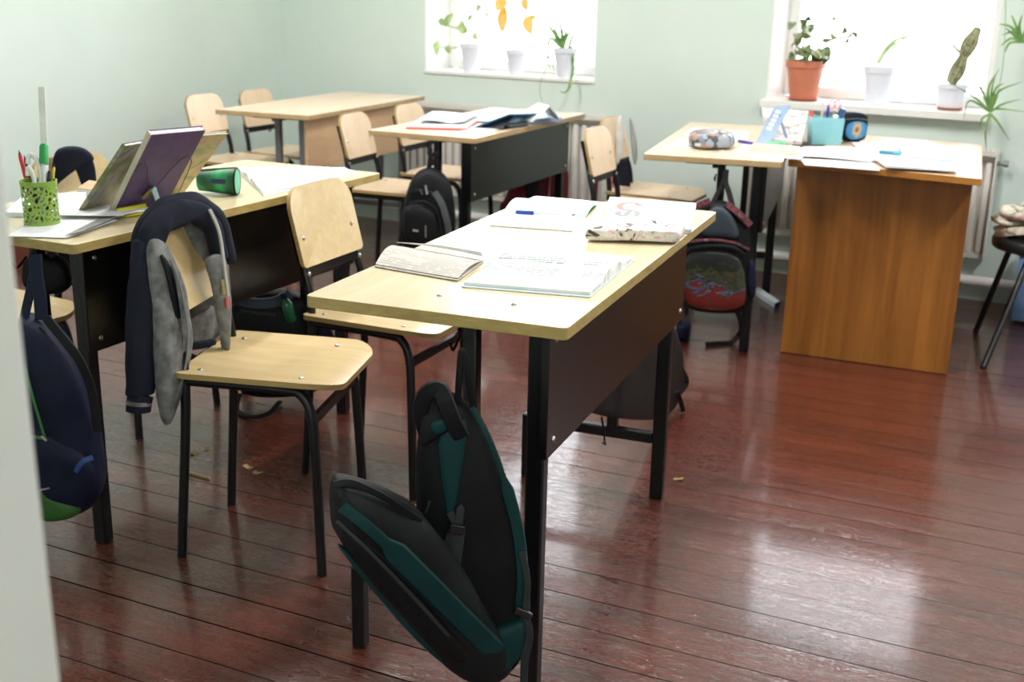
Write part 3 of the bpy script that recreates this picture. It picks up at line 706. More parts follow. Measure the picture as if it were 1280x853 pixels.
PB = lambda x, y, k=-.004: onp(x, y, qp(Wp*.5, .5, k), (qp(0, 0, 0)-qp(0, 0, 1)))
MB().bar(PB(192, 236, -.02), onz(201, 262, z1+.004), .014, .006, nb).build('prop', M_PBL, t, world=True, bevel=.002)
MB().bar(PB(146, 264, -.012), PB(182, 257, -.012), .010, .012).build('ledge', M_YEL, t, world=True, bevel=.002)
MB().bar(PB(156, 270, -.03), PB(194, 264, -.03), .012, .006).build('ledge', M_YEL, t, world=True, bevel=.002)
MB().tube(curve([PB(152, 267, -.01), PB(160, 232), PB(172, 209), PB(180, 204), PB(184, 210), PB(185, 240)], 26), .0011, 6).build('wire_arm', M_WIRE, t, world=True)
MB().tube(curve([PB(197, 231), PB(216, 210), PB(229, 198), PB(237, 197), PB(239, 204), PB(230, 226), PB(220, 247)], 26), .0011, 6).build('wire_arm', M_WIRE, t, world=True)
mb = MB().bar(PB(180, 248, -.008), PB(192, 236, -.008), .022, .01); mb.build('hinge', plain('brass clip', S(120, 104, 62), .35, .7), t, world=True, bevel=.002)
# green tube pencil case
a, b = onz(247, 226, z1+.036), onz(296, 227, z1+.036); ax = (b-a); ax.z = 0; L = ax.length; u = ax.normalized(); side = V((-u.y, u.x, 0)); r = .036
t = thing('pencil_case', 'green tube pencil case with black seams on the left desk', 'pencil case', ((a.x+b.x)/2, (a.y+b.y)/2, z1), 0)
M_GRC = spots('green case cloth', [(.3, S(12, 34, 26)), (.44, S(22, 96, 60)), (.55, S(40, 150, 90)), (.7, S(30, 120, 74))], 9, rough=.5); M_MINT = plain('mint mesh end', S(84, 176, 140), .5)
c0 = V((a.x, a.y, z1+r)); pts = [c0+u*(L*f) for f in (0, .05, .3, .6, .85, 1)]
MB().sweep(pts, [r*.5, r*.8, r*.86, r*.94, r, r], [r*.5, r*.72, r*.8, r*.92, r, r], 20, 0, (0, 0, 1)).build('body', M_GRC, t, world=True)
Rm = Matrix((u, side, V((0, 0, 1)))).transposed()
e = c0+u*L
RT_ = u.to_track_quat('Z', 'Y').to_matrix()
MB().lathe([(r*.94, 0), (r*.9, .002), (0, .003)], 24, e, 0, RT_).build('end_panel', M_MINT, t, world=True)
MB().tube([e+side*(r*1.0*cos(q))+V((0, 0, r*sin(q))) for q in [k*pi/14 for k in range(29)]], .0028, 6).build('piping', M_BLKF, t, world=True)
MB().sweep([c0+u*L*.42-side*(r*.86)+V((0, 0, .004)), c0+u*L*.62-side*(r*.92)+V((0, 0, .004)), c0+u*L*.80-side*(r*.97)+V((0, 0, .004))], .007, .0022, 8, 0, -side).build('printed_patch', plain('navy print', S(26, 44, 78), .5), t, world=True)
MB().sweep([c0+u*L*.1+V((0, 0, r*.8)), c0+u*L*.5+V((0, 0, r*.92)), c0+u*L*.97+V((0, 0, r*1.02))], .005, .002, 8, 0, (0, 0, 1)).build('zip', M_BLKF, t, world=True)
open_book('open_book', 'open white book between the green pencil case and the bare chair back', [(330, 245), (426, 224), (402, 211), (296, 212)], z1, M_TEXTF, M_PAPER, .007, hump=.008)
sheet_thing('paper_sheet', 'white sheets at the far right end of the left desk', 'paper', [(392, 222), (447, 218), (430, 211), (385, 211)], z1, M_PAPER, .004, None, 'loose sheets on the left desk')
a = onz(118, 240, z1)
P = [onz(x, y, z1) for x, y in ((97, 243), (122, 246), (136, 237), (112, 233))]
t = thing('small_book', 'small tan book behind the left propped book', 'book', (a.x, a.y, z1), 0); MB().sheet(lambda u, v: P[0]*(1-u)*(1-v)+P[1]*u*(1-v)+P[2]*u*v+P[3]*(1-u)*v+V((0, 0, .008)), 2, 2, .015).build('page_block', M_PAPER, t, world=True)
MB().sheet(lambda u, v: P[0]*(1-u)*(1-v)+P[1]*u*(1-v)+P[2]*u*v+P[3]*(1-u)*v+V((0, 0, .0165)), 2, 2, .002).build('cover', plain('tan cover', S(190, 160, 122), .5), t, world=True)
# middle desk ---------------------------------------------------------------
t, fn = flat('red_book', 'thin red book under the papers on the middle desk', 'book', [(509, 161), (583, 163), (600, 151), (530, 149)], z2, None)
M_REDC = plain('red cover', S(190, 66, 62), .45)
MB().sheet(lambda u, v: fn(u, v)+V((0, 0, .009)), 4, 4, .008).build('page_block', M_PAPER, t); MB().sheet(lambda u, v: fn(u*1.02-.01, v*1.04-.04)+V((0, 0, .002)), 4, 4, .005).build('cover', M_REDC, t)
sheet_thing('paper_sheet', 'wavy white papers on the red book', 'paper', [(522, 159), (580, 160), (600, 149), (540, 147)], z2, M_PAPER, .004, lambda u, v: .017+.012*abs(sin(3*u+1))*(1-.3*v), 'loose papers on the middle desk', nx=16)
sheet_thing('paper_sheet', 'white sheet hanging at the near corner of the middle desk', 'paper', [(570, 167), (607, 168), (628, 160), (590, 159)], z2, M_PAPER, .002, None, 'loose papers on the middle desk')
sheet_thing('paper_sheet', 'white papers at the back edge of the middle desk', 'paper', [(575, 153), (640, 155), (660, 145), (600, 143)], z2, M_PAPER, .006, lambda u, v: .006, 'loose papers on the middle desk')
t = thing('folder', 'tent shaped blue folder on the middle desk', 'folder', tuple(onz(612, 161, z2)), 0)
M_FB = plain('blue folder', S(44, 104, 146), .35); M_FN = plain('dark folder inside', S(18, 22, 34), .5)
A = [onz(591, 160, z2+.001), onz(621, 163, z2+.001), onz(647, 157, z2+.001)]; tpz = onp(637, 143, A[1], FWD); bk = onz(655, 153, z2+.001); tp0 = onp(604, 157, A[0]+V((0, .2, 0)), FWD)
MB().sheet(lambda u, v: (A[0]*(1-u)+A[2]*u)*(1-v)*.0+(A[0]*(1-v)+tpz*v)*(1-u)+((A[0]+V((.05, .22, .0)))*(1-v)+(tpz+V((.03, .2, -.01)))*v)*u, 6, 8, .004).build('cover', M_FB, t, world=True)
MB().sheet(lambda u, v: (A[0]*(1-u)+A[1]*u)*(1-v)+(A[0]*(1-u)+(tpz-V((0, 0, .006)))*u)*v+V((.008, .03, .001)), 6, 6, .003).build('shaded_inside', M_FN, t, world=True)  # dark sheet for the bottom cover and the shade under the tilted lid
P = [onz(x, y, z2) for x, y in ((626, 163), (660, 159), (664, 152), (638, 152))]; c = sum(P, V())/4
t = thing('glasses_case', 'rounded blue grey case beside the tent shaped folder', 'case', (c.x, c.y, z2), 0)
MB().pillow([q+V((0, 0, .02)) for q in P], (0, 0, 1), .036, .02, 3).build('shell', plain('blue grey case', S(96, 124, 146), .35), t, world=True, sub=1)
MB().sweep([P[0]+V((0, 0, .024)), P[1]+V((0, 0, .024)), P[2]+V((0, 0, .024))], .002, .004, 6, 0, (0, 0, 1)).build('band', M_BLKP, t, world=True)
t = thing('open_book', 'white book standing open like a tent at the far end of the middle desk', 'book', tuple(onz(680, 153, z2)), 0)
q0, q1, q2, q3 = onz(664, 153, z2+.026), onz(700, 149, z2+.026), onz(640, 147, z2+.026), onz(684, 144, z2+.026)
r0 = onp(687, 133, q0*.5+q1*.5, FWD); r1 = r0+(q3-q1)*.85
MB().sheet(lambda u, v: (q0*(1-v)+r0*v)*(1-u)+(q2*(1-v)+r1*v)*u, 6, 6, .006).build('pages', M_PAPER, t, world=True)
MB().sheet(lambda u, v: (q1*(1-v)+r0*v)*(1-u)+(q3*(1-v)+r1*v)*u, 6, 6, .006).build('pages', M_PAPERB, t, world=True)
t, fn = flat('book', 'pale blue book lying under the tent shaped white book', 'book', [(666, 155.5), (702, 152), (692, 146), (655, 148)], z2, None)
MB().sheet(lambda u, v: fn(u, v)+V((0, 0, .009)), 3, 3, .018).build('page_block', plain('lilac blue pages', S(150, 166, 206), .5), t); MB().sheet(lambda u, v: fn(u, v)+V((0, 0, .019)), 3, 3, .002).build('cover', M_PAPERB, t)
# desk by the teacher desk ----------------------------------------------------
GP3 = 'papers on the desk beside the teacher desk'
sheet_thing('paper_sheet', 'white sheet at the left edge under the mosaic pouch', 'paper', [(832, 184), (905, 189), (905, 177), (850, 174)], z3, M_PAPER, .002, None, GP3)
sheet_thing('paper_sheet', 'white papers at the back left of the desk with the mosaic pouch', 'paper', [(853, 170), (935, 176), (935, 166), (868, 160)], z3, M_PAPER, .004, None, GP3)
sheet_thing('paper_sheet', 'white sheet bridging the pouch desk and the teacher desk', 'paper', [(915, 191), (1000, 200), (1015, 187), (930, 181)], z3, M_PAPER, .002, None, GP3)
M_MOS = spots('mosaic pouch cloth', [(0, S(70, 74, 84)), (.3, S(150, 158, 170)), (.5, S(172, 136, 108)), (.66, S(120, 128, 142)), (.85, S(206, 212, 218))], 48, 'voronoi')
pouch('pencil_pouch', 'bulging grey mosaic patterned pencil pouch', [(856, 188), (916, 190), (920, 181), (864, 177)], z3, .058, M_MOS, zip_m=M_GREY)
P = [onz(x, y, z3) for x, y in ((936, 189), (998, 195), (998, 189), (940, 183))]; c = sum(P, V())/4
t, fn = flat('thin_book', 'thin tan book lying open side near the seam of the two desks', 'book', [(935, 190), (998, 196), (1000, 189), (942, 184)], z3, None)
MB().sheet(lambda u, v: fn(u, v)+V((0, 0, .009)), 4, 4, .012).build('page_block', plain('cream pages', S(214, 206, 186), .6), t); MB().sheet(lambda u, v: fn(u, v)+V((0, 0, .016)), 4, 4, .002).build('cover', plain('tan grey cover', S(196, 184, 164), .5), t)
t = thing('book_stand', 'slanted grey blue book stand with white blocks of print on the pouch desk', 'book stand', tuple(onz(955, 180, z3)), 0)
A, B = onz(944, 180, z3+.003), onz(962, 181, z3+.003); tA = onp(968, 134, A+V((-.02, .12, 0)), (0, 1, 0)); tB = onp(988, 132, B+V((-.02, .12, 0)), (0, 1, 0))
M_GB = plain('grey blue plastic', S(132, 156, 188), .4)
MB().sheet(lambda u, v: (A*(1-u)+B*u)*(1-v)+(tA*(1-u)+tB*u)*v, 3, 6, .006).build('panel', M_GB, t, world=True)
nrm = (B-A).cross(tA-A).normalized(); nrm = -nrm if nrm.dot(FWD) > 0 else nrm
for i in range(5):
    f = .40+i*.11; g = .42; c = (A*(1-g)+B*g)*(1-f)+(tA*(1-g)+tB*g)*f+nrm*.0035
    MB().bar(c-(tA-A)*.035, c+(tA-A)*.035, (B-A).length*.34, .0014, nrm).build('white_block', M_PAPER, t, world=True)
MB().bar(onz(985, 178, z3+.004), (tA+tB)/2*.8+(A+B)/2*.2, .03, .004).build('prop', M_GB, t, world=True)
t, fn = flat('open_book', 'picture book leaning open behind the grey blue stand', 'book', [(958, 178), (1002, 182), (1008, 170), (950, 165)], z3, None)
MB().sheet(lambda u, v: fn(u, v)+V((0, 0, .01+.09*v)), 6, 6, .01).build('pages', spots('picture page', [(.35, S(236, 236, 236)), (.5, S(226, 222, 220)), (.6, S(150, 136, 124)), (.66, S(230, 228, 226)), (.8, S(206, 150, 156))], 12), t)
MB().sheet(lambda u, v: fn(u, v)+V((0, 0, .003+.09*v)), 6, 6, .003).build('cover', M_PAPER, t)
a, b = onz(956, 179.5, z3+.008), onz(983, 181.5, z3+.008); pen('marker', 'fat light green marker lying by the foot of the grey blue stand', a, b, .0095, plain('light green plastic', S(104, 196, 150), .4), plain('green marker cap', S(84, 180, 132), .4), cat='marker')
a, b = onz(922, 176, z3+.006), onz(944, 180, z3+.006); pen('pen', 'purple blue pen beside the mosaic pouch', a, b, .006, plain('violet plastic', S(70, 60, 160), .4), None, M_INK)
# teacher desk ----------------------------------------------------------------
GT = 'papers on the teacher desk'
sheet_thing('paper_sheet', 'white sheet before the teal pencil box', 'paper', [(990, 197), (1088, 205), (1090, 189), (1004, 186)], zt, M_PAPER, .003, lambda u, v: .005+.004*sin(pi*u), GT)
sheet_thing('paper_sheet', 'large white sheets at the middle of the teacher desk', 'paper', [(1086, 203), (1196, 209), (1186, 186), (1064, 180)], zt, M_PAPER, .004, lambda u, v: .003+.003*sin(pi*v), GT)
sheet_thing('paper_sheet', 'white sheet over the front edge of the teacher desk', 'paper', [(1006, 207), (1100, 214), (1088, 203), (1000, 199)], zt, M_PAPER, .002, None, GT)
t, fn = flat('exercise_book', 'white exercise book overhanging the front edge of the teacher desk', 'notebook', [(1107, 213), (1197, 219), (1190, 203), (1084, 197)], zt, None)
MB().sheet(lambda u, v: fn(u, v)+V((0, 0, .0121)), 6, 6, .006).build('page_block', M_PAPER, t); MB().sheet(lambda u, v: fn(u*1.01, v)+V((0, 0, .0161)), 6, 6, .0016).build('cover', M_PAPERB, t)
t, fn = flat('exercise_book', 'white exercise book with a dark corner at the right of the teacher desk', 'notebook', [(1130, 203), (1198, 209), (1190, 192), (1120, 187)], zt, None)
MB().sheet(lambda u, v: fn(u, v)+V((0, 0, .0221)), 6, 6, .006).build('page_block', M_PAPER, t); MB().sheet(lambda u, v: fn(u*1.01, v)+V((0, 0, .0261)), 6, 6, .0016).build('cover', M_PAPER, t)
a, b = onz(1098, 190, zt+.036), onz(1126, 192, zt+.036); pen('marker', 'teal blue marker lying on the papers of the teacher desk', a, b, .008, plain('steel blue plastic', S(70, 136, 160), .4), plain('teal cap', S(90, 160, 180), .4), cat='marker')
# teal box
c0, c1 = onz(1013, 181, zt), onz(1053, 182, zt); u = (c1-c0); u.z = 0; W = u.length; u.normalize(); n = V((-u.y, u.x, 0)); D_ = W*.72; H_ = .108
t = thing('pencil_box', 'square teal pencil box full of pens on the teacher desk', 'pencil box', ((c0.x+c1.x)/2+n.x*D_/2, (c0.y+c1.y)/2+n.y*D_/2, zt), atan2(u.y, u.x))
M_TQ = plain('turquoise plastic', S(132, 192, 204), .4, var=.04); w0, w1, d0, d1 = W*.46, W*.5, D_*.46, D_*.5
def ring4(w, d, z): return [V((-w, -d, z)), V((w, -d, z)), V((w, d, z)), V((-w, d, z))]
vs = ring4(w0, d0, 0)+ring4(w1, d1, H_)+ring4(w1-.003, d1-.003, H_)+ring4(w0-.003, d0-.003, .004); fs = [(3, 2, 1, 0), (12, 13, 14, 15)]
for L_ in range(3):
    for k in range(4): fs.append((L_*4+k, L_*4+(k+1) % 4, L_*4+4+(k+1) % 4, L_*4+4+k))
MB().add(vs, fs).build('box', M_TQ, t, ang=30, bevel=.002)
bx = t.matrix_basis; GTB = 'pens in the teal box'
def inbox(x, y, px, r):
    a = bx @ V((x*W, y*D_, .006+r)); e = onp(px[0], px[1], bx @ V((0, y*D_, 0)), (0, 1, 0)); return a, e
M_RP = plain('red pen plastic', S(206, 66, 58), .4); M_PK = plain('pink plastic', S(222, 140, 150), .4)
a, e = inbox(-.30, -.1, (1014, 139), .004); pen('red_pen', 'red pen leaning at the left of the teal box', a, e, .006, M_RP, M_RP, group=GTB)
a, e = inbox(-.12, .1, (1029, 127), .003); pen('pencil', 'tall red and white pencil in the teal box', e, a, .005, plain('pale pencil', S(206, 196, 190), .4), None, M_RP, cat='pencil', group=GTB)
a, e = inbox(.02, .2, (1036, 132), .003); pen('blue_pen', 'slim blue pen in the middle of the teal box', a, e, .005, plain('slate blue plastic', S(110, 132, 180), .4), M_INK, group=GTB)
a, e = inbox(.22, 0, (1054, 136), .009); pen('glue_tube', 'fat blue tube at the right of the teal box', a, e, .012, plain('blue tube', S(60, 122, 168), .3), plain('dark blue cap', S(34, 78, 124), .3), cat='tube', group=GTB)
a, e = inbox(.16, -.2, (1045, 144), .007); pen('correction_pen', 'white correction pen in the teal box', a, e, .010, M_PAPER, M_PAPER, group=GTB)
t = thing('scissors', 'scissors with pink loop handles in the teal box', 'scissors', tuple(bx @ V((.08*W, .15*D_, .01))), 0, GTB)
for q in ((1040, 131), (1047, 131)):
    c = onp(q[0], q[1], bx @ V((0, .15*D_, 0)), (0, 1, 0)); MB().tube([c+V((.011*cos(k*pi/8), 0, .017*sin(k*pi/8))) for k in range(17)], .003, 6).build('handle', M_PK, t, world=True)
MB().bar(onp(1043, 137, bx @ V((0, .15*D_, 0)), (0, 1, 0)), bx @ V((.08*W, .15*D_, .02)), .012, .002).build('blade', M_STEEL, t, world=True)
# picture pencil case
c0, c1 = onz(1054, 178.5, zt), onz(1083, 177.5, zt); u = (c1-c0); u.z = 0; W = u.length; u.normalize(); n = V((-u.y, u.x, 0))
t = thing('pencil_case', 'standing navy pencil case with blue picture front, right of the teal box', 'pencil case', ((c0.x+c1.x)/2, (c0.y+c1.y)/2, zt), atan2(u.y, u.x)); H_ = .125
M_NV = fabric('navy black case', S(20, 26, 40), .6)
MB().pillow([V((-W/2, .035, .0)), V((W*.45, .035, .0)), V((W*.55, .035, .03)), V((W*.55, .035, H_*.78)), V((W*.42, .035, H_*.94)), V((-W*.3, .035, H_)), V((-W/2, .035, H_*.95))], (0, -1, 0), .034, .034, 7).build('body', M_NV, t)
k = NT('picture front'); sp_ = k.n('ShaderNodeSeparateXYZ'); k.l(k.tc.outputs['Object'], sp_.inputs[0])
dd = k.n('ShaderNodeVectorMath', operation='DISTANCE'); k.l(k.map((1, 0, .8)), dd.inputs[0]); dd.inputs[1].default_value = (.0, 0, .042)
blob = k.math('ADD', dd.outputs['Value'], k.math('MULTIPLY', k.noise(k.map((1, 1, 1)), 60, 2), .022))
k.set(Base_Color=k.ramp(blob, [(.018, S(120, 82, 60)), (.024, S(206, 176, 140)), (.030, S(196, 160, 110)), (.036, S(70, 150, 196)), (.06, S(48, 120, 176))]), Roughness=.4)
MB().pillow([V((-W*.46, -.001, .012)), V((W*.44, -.001, .012)), V((W*.47, -.001, H_*.68)), V((-W*.46, -.001, H_*.68))], (0, -1, 0), .004, .002, 8).build('picture_front', k.m, t)
MB().sweep([V((-W*.45, 0, H_*.76)), V((0, -.003, H_*.78)), V((W*.46, 0, H_*.72))], .002, .004, 6, 0, (0, -1, 0)).build('zip', M_GREY, t)
# ------------------------------------------------------------------ bags
def strap(parent, pts, w, th, mat, name='strap', up=None, n=20):
    return MB().sweep(curve(pts, n), w, th, 8, 0, up or -FWD, p=4).build(name, mat, parent, world=True)
# near backpack: hangs by its loop from the nearest desk, unzipped and falling open to the left
pb = V((-1.0, 1.595, .4)); nB = V((.52, -.854, 0)); N = nB
def K(px, py, d=0): return onp(px, py, pb+N*d, N)
t = thing('backpack', 'open teal and black backpack hanging from the near end of the nearest desk', 'backpack', (-.97, 1.58, .07), 0)
out = [(533, 494), (556, 492), (583, 506), (606, 532), (626, 580), (644, 635), (655, 690), (664, 750), (661, 800), (640, 838), (600, 851), (565, 838), (548, 790), (530, 720), (520, 640), (519, 560)]
MB().pillow([K(*q) for q in out], N, .035, .055, 5, .012, 9).build('body', M_BLKF, t, world=True)
# front compartment, tipped forward; its plane comes towards the camera at the upper left
A, B, Cq = K(620, 850, .01), K(640, 760, .01), K(417, 602, .16)
n2 = (B-A).cross(Cq-A).normalized(); n2 = n2 if n2.dot(FWD) < 0 else -n2
def F(px, py, d=0): return onp(px, py, A+n2*d, n2)
out2 = [(417, 603), (432, 599), (470, 612), (520, 634), (545, 662), (580, 715), (612, 770), (640, 806), (636, 838), (600, 851), (568, 840), (520, 800), (470, 742), (432, 690), (415, 655)]
MB().pillow([F(*q) for q in out2], n2, .045, .075, 4, .014, 9).jit(.004, 16).build('front_compartment', M_DGRY, t, world=True)
MB().pillow([F(x, y, .012) for x, y in ((418, 602), (440, 598), (480, 611), (522, 634), (534, 652), (500, 640), (460, 622), (430, 612))], n2, .012, .03, 3).build('opening_lining', M_BLKF, t, world=True)
strap(t, [F(417, 606, .02), F(440, 604, .026), F(480, 622, .034), (F(525, 652, .03))], .006, .004, M_BLKF, 'rim_zip')
strap(t, [F(428, 634, .036), F(470, 668, .054), F(530, 726, .056), F(580, 776, .052), F(620, 815, .034)], [.010]*7+[.02]*14, .006, M_TEAL, 'teal_band')
MB().pillow([F(x, y, .022) for x, y in ((420, 648), (440, 655), (500, 710), (545, 762), (590, 815), (575, 832), (530, 800), (480, 748), (435, 690))], n2, .034, .01, 3, .006, 14).build('zip_pocket', M_BLKF, t, world=True)
strap(t, [F(421, 652, .045), F(460, 688, .066), F(510, 740, .066), F(560, 795, .056)], .0028, .0028, M_WEB, 'zip')
MB().pillow([F(x, y, .012) for x, y in ((418, 676), (440, 690), (500, 760), (560, 815), (590, 838), (560, 836), (515, 796), (465, 738), (430, 694))], n2, .024, .01, 3).build('lower_pocket', M_TEAL, t, world=True)
MB().pillow([K(x, y, .030) for x, y in ((560, 800), (600, 790), (640, 775), (660, 770), (658, 805), (638, 836), (600, 850), (565, 842))], N, .02, .02, 4).build('bottom_panel', M_TEAL, t, world=True)
# straps
strap(t, [K(535, 545, .03), K(526, 515, .045), K(533, 492, .055), K(548, 486, .06), K(556, 500, .07), K(566, 526, .066), K(577, 546, .055)], .0145, .006, M_BLKF, 'shoulder_strap', N)
MB().pillow([K(x, y, .036) for x, y in ((527, 500), (536, 490), (552, 488), (563, 505), (572, 530), (556, 540), (538, 552), (524, 560))], N, .016, .02, 5, .006, 20).build('top_panel', M_BLKF, t, world=True)
MB().pillow([K(x, y, .05) for x, y in ((536, 528), (552, 522), (568, 526), (560, 538), (542, 545))], N, .008, .008, 3).build('teal_lining', M_TEAL, t, world=True)
MB().pillow([K(x, y, .034) for x, y in ((546, 543), (566, 530), (583, 520), (584, 545), (575, 600), (568, 642), (560, 652), (555, 620), (549, 575))], N, .012, .008, 4).build('teal_strap_pad', M_TEAL, t, world=True)
strap(t, [K(562, 640, .046), K(571, 655, .05), K(576, 635, .048), K(572, 668, .05)], .007, .003, M_WEB, 'strap_webbing')
strap(t, [K(571, 660, .05), K(560, 690, .056), K(543, 728, .055)], .013, .002, M_WEB, 'strap_webbing')
strap(t, [K(573, 662, .052), K(568, 700, .06), K(560, 730, .058)], .012, .002, M_WEB, 'strap_webbing')
MB().bar(K(562, 660, .056), K(580, 664, .056), .018, .008, N).build('buckle', M_BLKP, t, world=True, bevel=.002)
strap(t, [K(590, 510, .03), K(614, 555, .036), K(634, 612, .038), K(648, 668, .036), K(653, 720, .034), K(650, 765, .03)], [.005]*8+[.011]*13, .006, M_TEAL, 'side_piping')
strap(t, [K(652, 690, .045), K(659, 725, .045), K(657, 765, .042)], .006, .002, M_WEB, 'side_webbing')
MB().bar(K(644, 762, .045), K(664, 772, .045), .014, .008, N).build('buckle', M_BLKP, t, world=True, bevel=.002)
strap(t, [K(657, 770, .04), K(662, 795, .045), K(656, 825, .045), K(655, 856, .04)], .007, .002, M_WEB, 'strap_webbing')
strap(t, [K(572, 508, 0), K(574, 470, 0), K(577, 440, 0), K(581, 446, 0), K(585, 470, 0), K(592, 510, 0)], .006, .0025, M_BLKF, 'hang_loop')
MB().bar(K(531, 643, .04), K(537, 627, .045), .004, .002, N).build('zip_pull', M_STEEL, t, world=True)
# dark blue backpack at the left, hanging on the left desk
pb = V((-1.92, 1.60, .45)); N = V((.62, -.78, 0)).normalized()
t = thing('backpack', 'dark blue backpack with green trim hanging beside the door jamb', 'backpack', (-1.95, 1.6, .2), 0)
MB().pillow([K(*q) for q in ((20, 392), (45, 396), (75, 415), (100, 450), (118, 510), (130, 575), (132, 610), (115, 632), (80, 640), (45, 640), (15, 600), (5, 480))], N, .07, .06, 4.5, .014, 9).build('body', M_BLUE, t, world=True)
MB().pillow([K(x, y, .04) for x, y in ((35, 520), (70, 540), (110, 560), (126, 590), (112, 630), (75, 636), (40, 622))], N, .045, .01, 3.5, .01, 12).build('front_pocket', M_BLUE, t, world=True)
MB().pillow([K(x, y, .055) for x, y in ((40, 596), (70, 612), (106, 633), (94, 645), (60, 650), (38, 640))], N, .03, .04, 4).build('green_bottom', plain('leaf green nylon', S(40, 92, 34), .5), t, world=True)
strap(t, [K(30, 455, .07), K(42, 500, .08), K(56, 548, .085)], .0028, .002, M_GRNT, 'green_piping')
strap(t, [K(36, 546, .085), K(56, 548, .088)], .0035, .002, M_GRNT, 'green_piping', n=4)
MB().bar(K(50, 613, .09), K(62, 610, .09), .004, .003, N).build('zip_pull', M_STEEL, t, world=True)
MB().bar(K(52, 545, .09), K(58, 551, .09), .005, .003, N).build('zip_pull', M_STEEL, t, world=True)
strap(t, [K(48, 322, -.02), K(42, 345, -.015), K(36, 372, -.01), K(30, 398, 0)], .010, .003, M_BLUE, 'strap')
strap(t, [K(44, 318, -.02), K(46, 345, -.01), K(50, 372, 0), K(52, 400, .01)], .014, .003, M_BLUE, 'strap')
strap(t, [K(58, 398, .03), K(80, 425, .05), K(100, 452, .055), K(115, 490, .05), K(122, 540, .05)], .010, .004, M_BLKF, 'shoulder_strap')
strap(t, [K(95, 590, .09), K(103, 578, .095), K(116, 572, .09)], .006, .003, plain('bright blue web', S(24, 56, 120), .6), 'side_webbing')
# black bag hanging in the dark under the left desk's near end
pb = V((-2.22, 1.80, .5)); 
t = thing('cloth_bag', 'limp black bag under the near end of the left desk', 'bag', (-2.25, 1.85, .40), 0)
MB().pillow([K(*q) for q in ((29, 318), (70, 318), (88, 330), (92, 362), (60, 368), (28, 362))], N, .03, .03, 4, .01, 12).build('body', M_BLKF, t, world=True)
strap(t, [K(40, 322, .02), K(52, 300, .02), K(66, 322, .02)], .006, .002, M_BLKF, 'handle')
# dark bag on the floor behind the bare-backed chair
pb = V((-2.12, 2.55, .25)); N = V((.64, -.77, 0)).normalized()
t = thing('school_bag', 'dark school bag on the floor behind the bare backed chair', 'bag', (-2.1, 2.5, .02), 0)
gb = onz(330, 506)
pb = V((gb.x, gb.y, .2))
MB().pillow([K(*q) for q in ((284, 392), (292, 372), (315, 364), (345, 362), (375, 366), (398, 385), (412, 410), (414, 450), (405, 486), (360, 495), (310, 494), (286, 470))], N, .06, .05, 4.5, .016, 8).build('body', M_BLKF, t, world=True)
strap(t, [K(296, 375, .06), K(318, 380, .085), K(345, 378, .085), K(362, 368, .06)], .018, .012, plain('slate blue handle', S(40, 52, 70), .6), 'handle')
strap(t, [K(300, 388, .09), K(322, 392, .1), K(345, 394, .1)], .006, .003, M_WEB, 'zip_band')
strap(t, [K(388, 378, .06), K(402, 402, .08), K(411, 424, .085)], .02, .012, M_BLUE, 'blue_panel')
strap(t, [K(300, 492, .03), V(onz(296, 512, .008)), V(onz(312, 521, .008)), V(onz(336, 517, .008)), V(onz(350, 502, .01))], .009, .004, M_BLKF, 'floor_strap', (0, 0, 1))
t = thing('bottle', 'small dark green bottle in the side of the floor bag', 'bottle', tuple(K(360, 408, .1)), 0)
a, b = K(364, 402, .115), K(354, 366, .115); d = b-a
MB().tube([a, a+d*.05, a+d*.62, a+d*.78, a+d*.82], [.016, .019, .019, .010, .009], 14).build('bottle_body', plain('green bottle plastic', S(14, 84, 50), .15), t, world=True)
MB().tube([a+d*.80, a+d*1.0], [.011, .011], 12).build('cap', M_BLUE, t, world=True)
# black backpack on the middle desk
pb = V((-2.62, 3.93, .45)); N = V((.555, -.832, 0)).normalized()
t = thing('backpack', 'black backpack hanging from the near end of the middle desk', 'backpack', (-2.62, 3.9, .25), 0)
MB().pillow([K(*q) for q in ((521, 215), (540, 208), (556, 218), (565, 232), (569, 262), (570, 290), (564, 306), (530, 312), (502, 310), (500, 280), (506, 248), (512, 228))], N, .06, .06, 5, .010, 9).build('body', M_BLKF, t, world=True)
MB().pillow([K(x, y, .05) for x, y in ((503, 262), (514, 254), (530, 254), (546, 264), (550, 285), (548, 308), (505, 308))], N, .045, .02, 4).build('front_pocket', M_BLKF, t, world=True)
strap(t, [K(512, 254, .085), K(530, 252, .095), K(545, 262, .09), K(550, 278, .085)], .004, .004, M_DGRY, 'pocket_zip')
strap(t, [K(543, 240, .06), K(552, 255, .066), K(558, 275, .066), K(561, 292, .06)], .014, .004, plain('grey side band', S(70, 74, 76), .6), 'side_band')
strap(t, [K(511, 240, .06), K(525, 238, .075), K(540, 241, .07)], .005, .003, M_DGRY, 'main_zip')
MB().bar(K(532, 232, .082), K(534, 243, .085), .008, .004, N).build('zip_pull', M_STEEL, t, world=True)
MB().bar(K(528, 243, .082), K(525, 237, .085), .005, .003, N).build('zip_pull', M_STEEL, t, world=True)
MB().bar(K(532, 282, .10), K(532, 297, .10), .006, .003, N).build('zip_pull', M_STEEL, t, world=True)
MB().bar(K(516, 288, .10), K(523, 289, .10), .008, .002, N).build('label_patch', plain('light patch', S(150, 150, 150), .5), t, world=True)
strap(t, [K(537, 212, 0), K(540, 196, .0), K(545, 191, 0), K(547, 200, 0), K(547, 214, 0)], .006, .003, M_BLKF, 'hang_loop')
strap(t, [K(538, 176, -.02), K(537, 195, -.01), K(535, 212, .0)], .006, .003, M_BLKF, 'strap')
